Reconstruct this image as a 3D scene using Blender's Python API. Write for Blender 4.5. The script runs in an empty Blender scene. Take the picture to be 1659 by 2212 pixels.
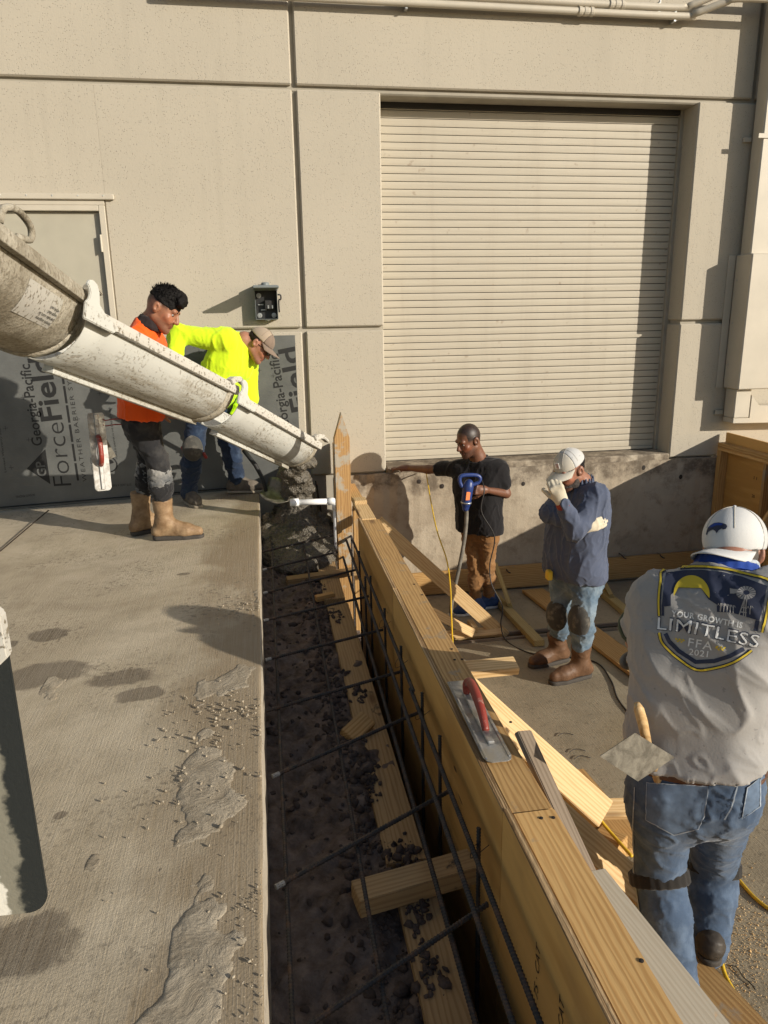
import bpy, bmesh, math, random
import numpy as np
from mathutils import Vector, Matrix
from mathutils.bvhtree import BVHTree

# ------------------------------------------------------------------ camera, sky, sun, exposure
SC = bpy.context.scene
COL = SC.collection
FPX, PITCH, YAW, ROLL = 1598.14, math.radians(15.0818), math.radians(9.1874), math.radians(-.9289)
PW, PH = 1659, 2212
CAM = Vector((0, 0, 1.57))
_f0 = Vector((math.sin(YAW), math.cos(YAW), 0)); _r0 = Vector((math.cos(YAW), -math.sin(YAW), 0)); _u0 = Vector((0, 0, 1))
FW = math.cos(PITCH)*_f0 - math.sin(PITCH)*_u0
_up = math.sin(PITCH)*_f0 + math.cos(PITCH)*_u0
RT = math.cos(ROLL)*_r0 + math.sin(ROLL)*_up
UP = -math.sin(ROLL)*_r0 + math.cos(ROLL)*_up
cd = bpy.data.cameras.new('camera'); cam = bpy.data.objects.new('camera', cd); COL.objects.link(cam)
cd.sensor_fit = 'VERTICAL'; cd.sensor_height = 36; cd.lens = 36*FPX/PH; cd.clip_end = 2000; cd.clip_start = .02
M = Matrix((RT, UP, -FW)).transposed().to_4x4(); M.translation = CAM; cam.matrix_world = M
SC.camera = cam

SUN_AZ, SUN_EL = math.radians(49), math.radians(18.3)      # azimuth measured from the wall normal towards +x
w = bpy.data.worlds.new('World'); SC.world = w; w.use_nodes = True
nt = w.node_tree; nt.nodes.clear()
sky = nt.nodes.new('ShaderNodeTexSky'); sky.sky_type = 'NISHITA'; sky.sun_disc = False
sky.sun_elevation = SUN_EL; sky.sun_rotation = math.pi - SUN_AZ
bg = nt.nodes.new('ShaderNodeBackground'); bg.inputs[1].default_value = .095
wo = nt.nodes.new('ShaderNodeOutputWorld'); nt.links.new(sky.outputs[0], bg.inputs[0]); nt.links.new(bg.outputs[0], wo.inputs[0])
sd = bpy.data.lights.new('sun', 'SUN'); sd.energy = 5.0; sd.angle = math.radians(.5); sd.color = (1, .915, .79)
so = bpy.data.objects.new('sun', sd); COL.objects.link(so)
SUND = Vector((math.sin(SUN_AZ)*math.cos(SUN_EL), -math.cos(SUN_AZ)*math.cos(SUN_EL), math.sin(SUN_EL)))
so.rotation_euler = SUND.to_track_quat('Z', 'Y').to_euler(); so.location = SUND*20
SC.view_settings.view_transform = 'Standard'; SC.view_settings.look = 'None'; SC.view_settings.gamma = 1
SC.view_settings.exposure = 0.14

# ------------------------------------------------------------------ pixel -> place helpers (photo pixels at 1659 x 2212)
def ray(x, y): return FW + (x-PW/2)/FPX*RT - (y-PH/2)/FPX*UP
def P(x, y, d):                       # point of that pixel at distance d along the y axis (towards the wall)
    r = ray(x, y); return CAM + r*(d/r.y)
def PX(x, y, v):
    r = ray(x, y); return CAM + r*(v/r.x)
def PZ(x, y, z):
    r = ray(x, y); return CAM + r*((z-CAM.z)/r.z)
FS, FZ0 = .072, -1.2+.072*6.88
def floor_z(y): return FZ0 - FS*y
def PF(x, y, up=0):                   # on the sloped dock floor
    r = ray(x, y); t = (FZ0+up-CAM.z)/(r.z+FS*r.y); return CAM + r*t
def slab_z(x): return -.04*max(0, -.072-x)
WY = 6.91                             # wall face

# ------------------------------------------------------------------ object helpers
rng = random.Random(7); nrng = np.random.default_rng(5)
def tag(o, label=None, cat=None, group=None, kind=None):
    if label: o['label'] = label
    if cat: o['category'] = cat
    if group: o['group'] = group
    if kind: o['kind'] = kind
    return o
def link(name, me, mat=None, parent=None, smooth=False):
    o = bpy.data.objects.new(name, me); COL.objects.link(o)
    if mat is not None and not me.materials: me.materials.append(mat)
    if parent is not None: o.parent = parent
    if smooth: me.shade_smooth()
    return o
def empty(name, loc=(0, 0, 0), label=None, cat=None, group=None):
    o = bpy.data.objects.new(name, None); COL.objects.link(o); o.location = loc
    o.empty_display_size = .05
    return tag(o, label, cat, group)
def child_local(o, parent):           # keep world placement when parenting to a translated empty
    o.parent = parent; o.matrix_parent_inverse = Matrix.Translation(parent.location).inverted(); return o
def mesh_from(name, verts, faces):
    me = bpy.data.meshes.new(name); me.from_pydata([tuple(v) for v in verts], [], faces); me.update(); return me
def bm_mesh(name, bm):
    me = bpy.data.meshes.new(name); bm.normal_update(); bm.to_mesh(me); bm.free(); return me
def box_bm(bm, lo, hi):
    x0, y0, z0 = lo; x1, y1, z1 = hi
    v = [bm.verts.new(p) for p in ((x0,y0,z0),(x1,y0,z0),(x1,y1,z0),(x0,y1,z0),(x0,y0,z1),(x1,y0,z1),(x1,y1,z1),(x0,y1,z1))]
    for f in ((0,3,2,1),(4,5,6,7),(0,1,5,4),(1,2,6,5),(2,3,7,6),(3,0,4,7)): bm.faces.new([v[i] for i in f])
    return v
def box_me(lo, hi, bev=0, seg=1):
    bm = bmesh.new(); box_bm(bm, lo, hi)
    if bev: bmesh.ops.bevel(bm, geom=bm.edges[:], offset=bev, segments=seg, affect='EDGES', profile=.5)
    return bm_mesh('box', bm)
def box(name, lo, hi, mat, parent=None, bev=.004):
    """box object with its origin at its centre; lo/hi in the parent's space"""
    lo = Vector(lo); hi = Vector(hi); c = (lo+hi)/2
    o = link(name, box_me(lo-c, hi-c, bev), mat); o.location = c
    if parent is not None: o.parent = parent
    return o
def basis(a, up):
    a = a.normalized(); n = (up - a*up.dot(a)).normalized(); s = n.cross(a)
    return Matrix((a, s, n)).transposed()       # local x along a, z towards up, y = side
def board(name, p0, p1, width, thick, mat, up=Vector((0,0,1)), parent=None, bev=.003, warp=0):
    """lumber: long axis local x from p0 to p1; width across, thickness along 'up'"""
    p0 = Vector(p0); p1 = Vector(p1); L = (p1-p0).length
    key = ('b', round(L, 2), width, thick)
    bm = bmesh.new(); box_bm(bm, (-L/2, -width/2, -thick/2), (L/2, width/2, thick/2))
    bmesh.ops.bevel(bm, geom=bm.edges[:], offset=bev, segments=2, affect='EDGES')
    o = link(name, bm_mesh('board', bm), mat)
    m = basis(p1-p0, up).to_4x4(); m.translation = (p0+p1)/2; o.matrix_world = m
    if parent is not None: child_local(o, parent)
    return o
def tube_me(pts, rad, n=8, caps=True):
    pts = [Vector(p) for p in pts]; verts = []; faces = []
    N = len(pts); rads = rad if isinstance(rad, (list, tuple, np.ndarray)) else [rad]*N
    t = (pts[1]-pts[0]).normalized(); a = t.orthogonal().normalized()
    for i, p in enumerate(pts):
        t = (pts[min(i+1, N-1)]-pts[max(i-1, 0)]).normalized()
        a = (a - t*a.dot(t)).normalized(); b = t.cross(a)
        for k in range(n):
            an = 2*math.pi*k/n; verts.append(p + (a*math.cos(an)+b*math.sin(an))*rads[i])
    for i in range(N-1):
        for k in range(n):
            faces.append((i*n+k, i*n+(k+1) % n, (i+1)*n+(k+1) % n, (i+1)*n+k))
    if caps: faces.append(tuple(range(n-1, -1, -1))); faces.append(tuple(range((N-1)*n, N*n)))
    return mesh_from('tube', verts, faces)
def smooth_path(pts, n=8):
    pts = [Vector(p) for p in pts]; out = []
    for i in range(len(pts)-1):
        p0 = pts[max(i-1,0)]; p1 = pts[i]; p2 = pts[i+1]; p3 = pts[min(i+2, len(pts)-1)]
        for k in range(n):
            t = k/n
            out.append(.5*((2*p1)+(p2-p0)*t+(2*p0-5*p1+4*p2-p3)*t*t+(3*p1-p0-3*p2+p3)*t**3))
    out.append(pts[-1]); return out
def tube(name, pts, rad, mat, parent=None, n=8, path=0):
    if path: pts = smooth_path(pts, path)
    o = link(name, tube_me(pts, rad, n), mat, smooth=True)
    if parent is not None: child_local(o, parent)
    return o
def lathe_me(prof, n=20):             # prof: (r, z)
    verts = []; faces = []
    for r, z in prof:
        for k in range(n): a = 2*math.pi*k/n; verts.append((r*math.cos(a), r*math.sin(a), z))
    for i in range(len(prof)-1):
        for k in range(n): faces.append((i*n+k, i*n+(k+1) % n, (i+1)*n+(k+1) % n, (i+1)*n+k))
    faces.append(tuple(range(n-1, -1, -1))); faces.append(tuple(range((len(prof)-1)*n, len(prof)*n)))
    return mesh_from('lathe', verts, faces)
def extrude_me(poly, thick, bev=0):   # 2D polygon in local xy, thickness along z (centred)
    bm = bmesh.new(); f = bm.faces.new([bm.verts.new((x, y, -thick/2)) for x, y in poly])
    r = bmesh.ops.extrude_face_region(bm, geom=[f]); vs = [g for g in r['geom'] if isinstance(g, bmesh.types.BMVert)]
    bmesh.ops.translate(bm, verts=vs, vec=(0, 0, thick)); bmesh.ops.recalc_face_normals(bm, faces=bm.faces[:])
    if bev: bmesh.ops.bevel(bm, geom=bm.edges[:], offset=bev, segments=2, affect='EDGES')
    return bm_mesh('plate', bm)
def frame_obj(o, origin, xdir, zdir, parent=None):
    m = basis(Vector(xdir), Vector(zdir)).to_4x4(); m.translation = Vector(origin); o.matrix_world = m
    if parent is not None: child_local(o, parent)
    return o

# smooth pseudo noise for numpy arrays of points
class WaveNoise:
    def __init__(s, seed, scale, n=14, aniso=(1, 1, 1)):
        r = np.random.default_rng(seed); k = r.normal(size=(n, 3)); k /= np.linalg.norm(k, axis=1)[:, None]
        s.k = (k*(scale*r.uniform(.5, 1.6, (n, 1)))*np.array(aniso)).astype(np.float32); s.p = r.uniform(0, 6.28, n); s.n = n
    def __call__(s, p):
        return np.sin(p @ s.k.T + s.p).sum(1)/math.sqrt(s.n/2)
# ------------------------------------------------------------------ procedural materials
MATS = {}
def srgb(r, g, b):
    f = lambda c: ((c/255+.055)/1.055)**2.4 if c/255 > .04045 else c/255/12.92
    return (f(r), f(g), f(b), 1)
class NB:
    def __init__(s, name):
        s.m = bpy.data.materials.new(name); s.m.use_nodes = True; s.t = s.m.node_tree
        s.b = s.t.nodes['Principled BSDF']; s.tc = s.t.nodes.new('ShaderNodeTexCoord'); MATS[name] = s.m
    def n(s, ty, **kw):
        x = s.t.nodes.new(ty)
        for k, v in kw.items():
            if hasattr(x, k) and k not in ('Scale',): setattr(x, k, v)
        return x
    def l(s, a, b): s.t.links.new(a, b)
    def coord(s, scale=(1, 1, 1), kind='Object', rand=0):
        mp = s.n('ShaderNodeMapping'); mp.inputs['Scale'].default_value = scale; s.l(s.tc.outputs[kind], mp.inputs[0])
        if rand:
            oi = s.n('ShaderNodeObjectInfo'); vm = s.n('ShaderNodeVectorMath'); vm.operation = 'SCALE'
            vm.inputs[0].default_value = (13.7, 7.3, 5.1); s.l(oi.outputs['Random'], vm.inputs['Scale']); s.l(vm.outputs[0], mp.inputs['Location'])
        return mp.outputs[0]
    def noise(s, vec, scale, detail=4, rough=.55, dist=0):
        x = s.n('ShaderNodeTexNoise'); x.inputs['Scale'].default_value = scale; x.inputs['Detail'].default_value = detail
        x.inputs['Roughness'].default_value = rough; x.inputs['Distortion'].default_value = dist; s.l(vec, x.inputs['Vector']); return x.outputs['Fac']
    def vor(s, vec, scale, feature='F1', rand=1):
        x = s.n('ShaderNodeTexVoronoi'); x.feature = feature; x.inputs['Scale'].default_value = scale; x.inputs['Randomness'].default_value = rand
        s.l(vec, x.inputs['Vector']); return x.outputs['Distance']
    def ramp(s, fac, stops):
        x = s.n('ShaderNodeValToRGB'); e = x.color_ramp.elements
        while len(e) < len(stops): e.new(.5)
        for i, (p, c) in enumerate(stops):
            e[i].position = p; e[i].color = c if len(c) == 4 else (*c, 1)
        s.l(fac, x.inputs[0]); return x.outputs[0]
    def mask(s, fac, a, b):
        return s.ramp(fac, [(a, (0, 0, 0, 1)), (b, (1, 1, 1, 1))])
    def mix(s, fac, a, b, mode='MIX'):
        x = s.n('ShaderNodeMix'); x.data_type = 'RGBA'; x.blend_type = mode
        if isinstance(fac, (int, float)): x.inputs[0].default_value = fac
        else: s.l(fac, x.inputs[0])
        for i, v in ((6, a), (7, b)):
            if isinstance(v, tuple): x.inputs[i].default_value = v if len(v) == 4 else (*v, 1)
            else: s.l(v, x.inputs[i])
        return x.outputs[2]
    def math(s, op, a, b=0.0):
        x = s.n('ShaderNodeMath'); x.operation = op
        for i, v in ((0, a), (1, b)):
            if isinstance(v, (int, float)): x.inputs[i].default_value = v
            else: s.l(v, x.inputs[i])
        return x.outputs[0]
    def bump(s, h, strength=.3, dist=.01, prev=None):
        x = s.n('ShaderNodeBump'); x.inputs['Strength'].default_value = strength; x.inputs['Distance'].default_value = dist
        s.l(h, x.inputs['Height'])
        if prev is not None: s.l(prev, x.inputs['Normal'])
        return x.outputs[0]
    def done(s, col, rough=.7, normal=None, metal=0, spec=None, sheen=0):
        for k, v in (('Base Color', col), ('Roughness', rough), ('Metallic', metal)):
            if isinstance(v, (int, float)): s.b.inputs[k].default_value = v
            elif isinstance(v, tuple): s.b.inputs[k].default_value = v if len(v) == 4 else (*v, 1)
            else: s.l(v, s.b.inputs[k])
        if spec is not None: s.b.inputs['Specular IOR Level'].default_value = spec
        if sheen: s.b.inputs['Sheen Weight'].default_value = sheen; s.b.inputs['Sheen Roughness'].default_value = .5
        if normal is not None: s.l(normal, s.b.inputs['Normal'])
        return s.m
def plain(name, c, rough=.6, metal=0, var=.12, scale=6, bump=.1, bscale=60, spec=None):
    b = NB(name); v = b.coord(); n = b.noise(v, scale, 5); c = tuple(c[:3])
    col = b.mix(b.mask(n, .3, .7), tuple(x*(1-var) for x in c), tuple(min(1, x*(1+var)) for x in c))
    nn = b.noise(v, bscale, 3)
    return b.done(col, rough, b.bump(nn, bump, .004), metal, spec)

# painted stucco / tilt-up panels
def wall_mat(name, c):
    b = NB(name); v = b.coord(kind='Object')
    big = b.noise(v, .7, 4); fine = b.noise(v, 55, 3, .6); pits = b.vor(v, 58)
    pm = b.mask(pits, .13, .24); gate = b.mask(b.noise(v, 11, 3), .36, .55)
    col = b.mix(b.mask(big, .25, .75), tuple(x*.93 for x in c), tuple(x*1.05 for x in c))
    pitc = b.math('MULTIPLY', b.math('SUBTRACT', 1.0, pm), gate)
    col = b.mix(b.math('MULTIPLY', pitc, .5), col, tuple(x*.36 for x in c))
    str_ = b.noise(b.coord((6, 6, .35)), 1.6, 4); col = b.mix(b.math('MULTIPLY', b.mask(str_, .55, .8), .16), col, tuple(x*.6 for x in c))
    nm = b.bump(b.math('SUBTRACT', 1.0, pitc), .55, .006); nm = b.bump(fine, .35, .004, nm)
    return b.done(col, .85, nm, spec=.2)
WALLC = (.435, .393, .316)
wall_mat('wall_paint', WALLC)
plain('groove_paint', (.34, .31, .25), .85)
plain('door_paint', (.385, .36, .285), .5, var=.05, bump=.03)
# roll-up slats
b = NB('slat_paint'); v = b.coord(rand=1); st = b.noise(b.coord((1, 8, 30), rand=1), 2.0, 4); rust = b.noise(v, 14, 4)
col = b.mix(b.mask(st, .3, .7), (.425, .382, .302, 1), (.475, .432, .345, 1)); col = b.mix(b.math('MULTIPLY', b.mask(rust, .66, .74), .45), col, (.22, .15, .10, 1))
ge = b.n('ShaderNodeNewGeometry'); mp = b.n('ShaderNodeMapping'); mp.inputs['Scale'].default_value = (5, 5, .35); b.l(ge.outputs['Position'], mp.inputs[0]); vs_ = b.noise(mp.outputs[0], 1.3, 5, .65); col = b.mix(b.math('MULTIPLY', b.mask(vs_, .5, .75), .22), col, (.27, .22, .165, 1))
b.done(col, .5, b.bump(st, .05, .003), spec=.3)
plain('dark_gap', (.03, .027, .023), .9)
plain('cream_metal', (.485, .44, .355), .5, var=.06, scale=4, bump=.04)
# concrete surfaces
def concrete(name, c1, c2, wet, spots=True, broom=True):
    b = NB(name); v = b.coord()
    big = b.noise(v, .9, 6, .6, .4); mid = b.noise(v, 5, 6, .65); fine = b.noise(v, 90, 3)
    col = b.mix(b.mask(big, .3, .7), c1, c2)
    col = b.mix(b.math('MULTIPLY', b.mask(mid, .45, .75), .55), col, tuple(x*.62 for x in c1))
    sp = b.noise(v, 38, 2, .5); col = b.mix(b.math('MULTIPLY', b.mask(sp, .60, .68), .5), col, tuple(x*.45 for x in c1))
    if wet is not None:
        wt = b.noise(v, .55, 3, .5, .8); wm = b.mask(wt, .52, .62); col = b.mix(b.math('MULTIPLY', wm, .6), col, wet)
        st = b.noise(v, 2.3, 4, .5, .3); sm = b.mask(st, .70, .725); col = b.mix(b.math('MULTIPLY', sm, .45), col, tuple(x*.6 for x in wet))
    nm = b.bump(mid, .25, .012); nm = b.bump(fine, .5, .004, nm)
    if broom:
        bn = b.noise(b.coord((160, 3.5, 3)), 1.0, 4, .7); nm = b.bump(bn, .55, .004, nm)
        col = b.mix(b.math('MULTIPLY', b.mask(bn, .35, .6), .18), tuple(x*.55 for x in c1) if False else col, tuple(x*1.25 for x in c2))
    return b.done(col, b.ramp(big, [(.3, (.75,)*3), (.7, (.9,)*3)]), nm, spec=.25)
SLABM = True
b = NB('slab_concrete'); v = b.coord(); big = b.noise(v, 1.1, 7, .65, .6); mid = b.noise(v, 6, 7, .7); fine = b.noise(v, 120, 3)
sx = b.n('ShaderNodeSeparateXYZ'); b.l(b.tc.outputs['Object'], sx.inputs[0])
col = b.ramp(big, [(.28, (.33, .268, .18)), (.5, (.46, .388, .275)), (.72, (.61, .53, .395))])
col = b.mix(b.math('MULTIPLY', b.mask(mid, .48, .72), .45), col, (.25, .205, .14, 1))
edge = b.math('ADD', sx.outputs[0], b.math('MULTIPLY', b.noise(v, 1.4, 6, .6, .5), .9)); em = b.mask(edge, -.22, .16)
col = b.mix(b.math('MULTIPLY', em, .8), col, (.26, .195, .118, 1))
sp = b.noise(v, 42, 3, .6); gate = b.mask(b.noise(v, 1.7, 3), .45, .62); col = b.mix(b.math('MULTIPLY', b.math('MULTIPLY', b.mask(sp, .55, .62), gate), .6), col, (.10, .082, .06, 1))
wob = b.math('MULTIPLY', b.math('SUBTRACT', b.noise(v, 7, 6, .65), .5), .34)
for (px_, py_, rx_, ry_) in ((105, 1362, .12, .09), (85, 1450, .26, .13), (262, 1462, .19, .09), (300, 1500, .12, .07), (30, 2045, .17, .13), (130, 1757, .025, .025), (395, 1240, .05, .03), (20, 1380, .05, .05)):
    c_ = PZ(px_, py_, -.02); dx = b.math('DIVIDE', b.math('SUBTRACT', sx.outputs[0], c_.x), rx_); dy = b.math('DIVIDE', b.math('SUBTRACT', sx.outputs[1], c_.y), ry_)
    dd = b.math('SQRT', b.math('ADD', b.math('MULTIPLY', dx, dx), b.math('MULTIPLY', dy, dy))); m_ = b.mask(b.math('ADD', dd, b.math('MULTIPLY', wob, 4.0)), .80, 1.06)
    col = b.mix(b.math('MULTIPLY', b.math('SUBTRACT', 1.0, m_), .68), col, (.088, .066, .045, 1))
bn = b.noise(b.coord((170, 2.5, 3)), 1.0, 5, .75); col = b.mix(b.math('MULTIPLY', b.mask(bn, .42, .62), .28), col, (.46, .41, .33, 1))
nm = b.bump(mid, .3, .012); nm = b.bump(fine, .5, .004, nm); nm = b.bump(bn, .6, .004, nm)
b.done(col, .86, nm, spec=.25)
concrete('dock_floor', (.255, .212, .142), (.335, .285, .20), (.26, .20, .112))
concrete('slab_edge_concrete', (.36, .31, .24), (.42, .37, .29), None, broom=False)
b = NB('old_concrete'); v = b.coord()
big = b.noise(v, 1.3, 6, .62, .5); mid = b.noise(v, 7, 7, .7); fine = b.noise(v, 60, 4)
col = b.ramp(big, [(.25, (.24, .195, .14)), (.5, (.38, .32, .24)), (.75, (.47, .41, .32))])
col = b.mix(b.math('MULTIPLY', b.mask(mid, .52, .7), .6), col, (.15, .115, .08, 1))
sx = b.n('ShaderNodeSeparateXYZ'); b.l(b.tc.outputs['Object'], sx.inputs[0])
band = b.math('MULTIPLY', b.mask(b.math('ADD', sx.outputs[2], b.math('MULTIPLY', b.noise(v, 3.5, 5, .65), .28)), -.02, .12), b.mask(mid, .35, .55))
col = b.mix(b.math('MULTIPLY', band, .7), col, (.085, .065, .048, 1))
nm = b.bump(mid, .6, .02); nm = b.bump(fine, .4, .004, nm)
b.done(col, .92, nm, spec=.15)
# soil
def soil(name, c1, c2, sc):
    b = NB(name); v = b.coord(); n = b.noise(v, sc, 8, .7); f = b.noise(v, sc*9, 4)
    col = b.mix(b.mask(n, .35, .68), c1, c2); nm = b.bump(n, .8, .03); nm = b.bump(f, .7, .006, nm)
    return b.done(col, .97, nm, spec=.05)
soil('soil', (.09, .068, .054), (.24, .19, .158), 12)
soil('clod', (.07, .054, .045), (.14, .11, .095), 14)
soil('subgrade', (.05, .04, .03), (.09, .07, .055), 5)
b = NB('wet_concrete'); v = b.coord(); n = b.noise(v, 30, 6, .7); f = b.vor(v, 70)
b.done(b.mix(b.mask(n, .3, .7), (.065, .056, .043, 1), (.15, .132, .102, 1)), .4, b.bump(f, .7, .012, b.bump(n, .6, .02)), spec=.5)
b = NB('dried_mud'); v = b.coord(); n = b.noise(v, 9, 8, .7, .6); f = b.noise(v, 70, 4)
b.done(b.mix(b.mask(n, .35, .65), (.30, .25, .18, 1), (.45, .39, .295, 1)), .95, b.bump(f, .5, .005, b.bump(n, .9, .02)), spec=.1)

# wood; grain runs along each board's own x axis
def wood(name, lt, dk, knot=(.10, .045, .02), knots=True, dirt=None, ring=9, rough=.62, dirt_lo=.56):
    b = NB(name); v = b.coord((.22, 2.4, 2.4), rand=1)
    warp = b.noise(b.coord((.8, 3, 3), rand=1), 1.2, 3)
    wv = b.n('ShaderNodeTexWave'); wv.wave_type = 'RINGS'; wv.rings_direction = 'X'; wv.inputs['Scale'].default_value = ring
    wv.inputs['Distortion'].default_value = 7; wv.inputs['Detail'].default_value = 3; wv.inputs['Detail Scale'].default_value = 1.2; wv.inputs['Detail Roughness'].default_value = .6
    b.l(v, wv.inputs['Vector'])
    g = wv.outputs['Fac']; fib = b.noise(b.coord((3, 90, 90), rand=1), 1.0, 4)
    col = b.mix(b.mask(g, .3, 1.0), lt, tuple(.15*x+.85*y for x, y in zip(lt, dk))); col = b.mix(b.math('MULTIPLY', fib, .35), col, tuple(x*.72 for x in dk))
    col = b.mix(b.math('MULTIPLY', b.mask(warp, .4, .7), .22), col, tuple(min(1, x*1.18) for x in lt))
    oi = b.n('ShaderNodeObjectInfo'); hs = b.n('ShaderNodeHueSaturation'); b.l(col, hs.inputs['Color'])
    b.l(b.math('ADD', b.math('MULTIPLY', oi.outputs['Random'], .35), .82), hs.inputs['Value']); col = hs.outputs[0]
    if knots:
        kd = b.vor(b.coord((2.2, 7, 7), rand=1), .75); km = b.ramp(kd, [(.06, (1, 1, 1)), (.15, (0, 0, 0))])
        col = b.mix(b.math('MULTIPLY', km, .75), col, knot)
    if dirt is not None:
        dn = b.noise(b.coord((1, 1, 1), rand=1), 5, 7, .65, .4); col = b.mix(b.mask(dn, dirt_lo, dirt_lo+.06), col, dirt)
    nm = b.bump(fib, .25, .003); nm = b.bump(g, .12, .002, nm)
    return b.done(col, rough, nm, spec=.25)
wood('pine', (.57, .36, .145), (.38, .20, .066), dirt=(.36, .28, .185, 1), dirt_lo=.66)
wood('pine_fresh', (.68, .49, .255), (.50, .31, .13), dirt=(.46, .36, .24, 1), dirt_lo=.69)
wood('pine_old', (.47, .295, .12), (.28, .15, .052), dirt=(.30, .235, .16, 1), dirt_lo=.6)
wood('pine_muddy', (.40, .27, .13), (.27, .165, .075), dirt=(.055, .042, .034, 1), dirt_lo=.60)
wood('pine_treated', (.42, .33, .15), (.30, .225, .09))
wood('wood_grey', (.27, .215, .16), (.17, .13, .092), knots=False)
wood('stake_wood', (.36, .215, .085), (.22, .12, .045), dirt=(.34, .30, .235, 1), dirt_lo=.5)
wood('plank_dusty', (.40, .36, .285), (.33, .285, .215), dirt=(.42, .24, .10, 1), dirt_lo=.63)
wood('handle_wood', (.55, .38, .19), (.42, .26, .11), knots=False, rough=.5)
b = NB('plywood'); v = b.coord((.5, 3.2, 3.2), rand=1)
wv = b.n('ShaderNodeTexWave'); wv.inputs['Scale'].default_value = 1.1; wv.bands_direction = 'Z'; wv.inputs['Distortion'].default_value = 9; wv.inputs['Detail'].default_value = 4; b.l(v, wv.inputs['Vector'])
fib = b.noise(b.coord((2, 60, 60), rand=1), 1.0, 4); sm = b.noise(b.coord((1.5, 2.2, 2.2), rand=1), 1.4, 5)
col = b.mix(b.mask(wv.outputs['Fac'], .2, .9), (.66, .39, .125, 1), (.50, .27, .075, 1)); col = b.mix(b.math('MULTIPLY', fib, .3), col, (.30, .17, .065, 1))
col = b.mix(b.math('MULTIPLY', b.mask(sm, .55, .75), .5), col, (.28, .165, .07, 1))
sl = b.noise(b.coord((9, 55, 4), rand=1), .42, 2); col = b.mix(b.mask(sl, .74, .77), col, (.05, .028, .014, 1))
b.done(col, .6, b.bump(fib, .2, .003), spec=.25)
b = NB('ply_edge'); v = b.coord((1, 1, 1)); st = b.noise(b.coord((1.2, 140, 140), rand=1), 1.0, 3); ch = b.noise(b.coord((14, 40, 40), rand=1), 1, 5)
b.done(b.mix(b.mask(st, .42, .58), (.19, .115, .055, 1), (.50, .35, .19, 1)), .85, b.bump(ch, .9, .006, b.bump(st, .8, .004)), spec=.1)
# metals, plastics
b = NB('rebar_steel'); v = b.coord(); n = b.noise(v, 25, 5); b.done(b.mix(b.mask(n, .45, .7), (.035, .034, .034, 1), (.10, .062, .042, 1)), .65, b.bump(n, .3, .002), metal=.3)
plain('cut_steel', (.30, .30, .29), .5, .3, .3, 90)
plain('wire_black', (.02, .018, .016), .5)
b = NB('tool_steel'); v = b.coord((1, 1, 1)); n = b.noise(v, 9, 6, .7); st = b.noise(b.coord((2, 60, 60)), 1, 4)
col = b.mix(b.mask(n, .48, .62), (.42, .42, .41, 1), (.30, .275, .235, 1)); b.done(col, b.ramp(n, [(.4, (.32,)*3), (.65, (.75,)*3)]), b.bump(st, .15, .002), metal=b.ramp(n, [(.45, (.95,)*3), (.65, (.1,)*3)]))
b = NB('dusty_steel'); v = b.coord(); n = b.noise(v, 16, 6, .7, .5)
col = b.mix(b.mask(n, .40, .6), (.13, .118, .095, 1), (.27, .25, .205, 1)); b.done(col, .5, b.bump(n, .1, .002), metal=.55)
b = NB('red_handle'); v = b.coord(); n = b.noise(v, 25, 5, .7); b.done(b.mix(b.mask(n, .55, .7), (.24, .035, .022, 1), (.38, .30, .24, 1)), .5, b.bump(n, .3, .003))
plain('red_wire', (.20, .012, .012), .4)
plain('pvc', (.80, .80, .79), .3, 0, .03)
plain('grey_paint', (.17, .19, .19), .42, 0, .08)
plain('box_inside', (.016, .017, .017), .5)
plain('zinc', (.45, .46, .45), .4, .8, .1)
plain('blue_plastic', (.018, .04, .16), .4)
plain('orange_label', (.65, .20, .06), .5)
plain('rubber_black', (.018, .018, .018), .6)
plain('hose_dirty', (.15, .135, .11), .7, 0, .35, 18, .3)
plain('yellow_cord', (.62, .40, .02), .5)
plain('black_cord', (.016, .014, .013), .55)
plain('label_white', (.72, .72, .70), .5)
# chute paint with concrete spatter
def chute(name, base, dirt_amt, lo):
    b = NB(name); v = b.coord(); n1 = b.noise(v, 7, 3, .5, .6); n2 = b.noise(v, 55, 4, .6); n3 = b.noise(v, 2.6, 5, .6)
    chips = b.mask(n1, .685, .70); sp = b.math('MULTIPLY', b.mask(n2, .57, .62), b.mask(n3, lo, lo+.12))
    col = b.mix(b.math('MULTIPLY', b.mask(n3, .4, .8), .25), base, tuple(x*.78 for x in base)); col = b.mix(chips, col, (.33, .31, .27, 1)); col = b.mix(b.math('MULTIPLY', sp, dirt_amt), col, (.20, .17, .12, 1))
    if name == 'chute_white':                      # caked grime along the bottom and towards the mouth
        sz_ = b.n('ShaderNodeSeparateXYZ'); b.l(b.tc.outputs['Object'], sz_.inputs[0])
        g_ = b.math('ADD', b.math('MULTIPLY', sz_.outputs[2], -.55), b.math('MULTIPLY', sz_.outputs[0], .10)); st_ = b.noise(b.coord((1.2, 7, 7)), 2.2, 6, .65)
        gm = b.mask(b.math('ADD', b.math('ADD', b.math('MULTIPLY', st_, .7), b.math('MULTIPLY', n2, .25)), g_), .60, .78); col = b.mix(b.math('MULTIPLY', gm, .75), col, (.24, .205, .145, 1)); sp = b.math('ADD', sp, b.math('MULTIPLY', gm, .4))
    h = b.math('ADD', b.math('MULTIPLY', chips, -.4), sp)
    return b.done(col, .42, b.bump(h, .5, .006), spec=.4)
chute('chute_white', (.50, .50, .46), .9, .44)
chute('chute_rim', (.50, .48, .43), .95, .2)
b = NB('chute_crust'); v = b.coord(); n = b.noise(v, 45, 6, .7); m = b.noise(v, 4, 5, .6)
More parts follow.
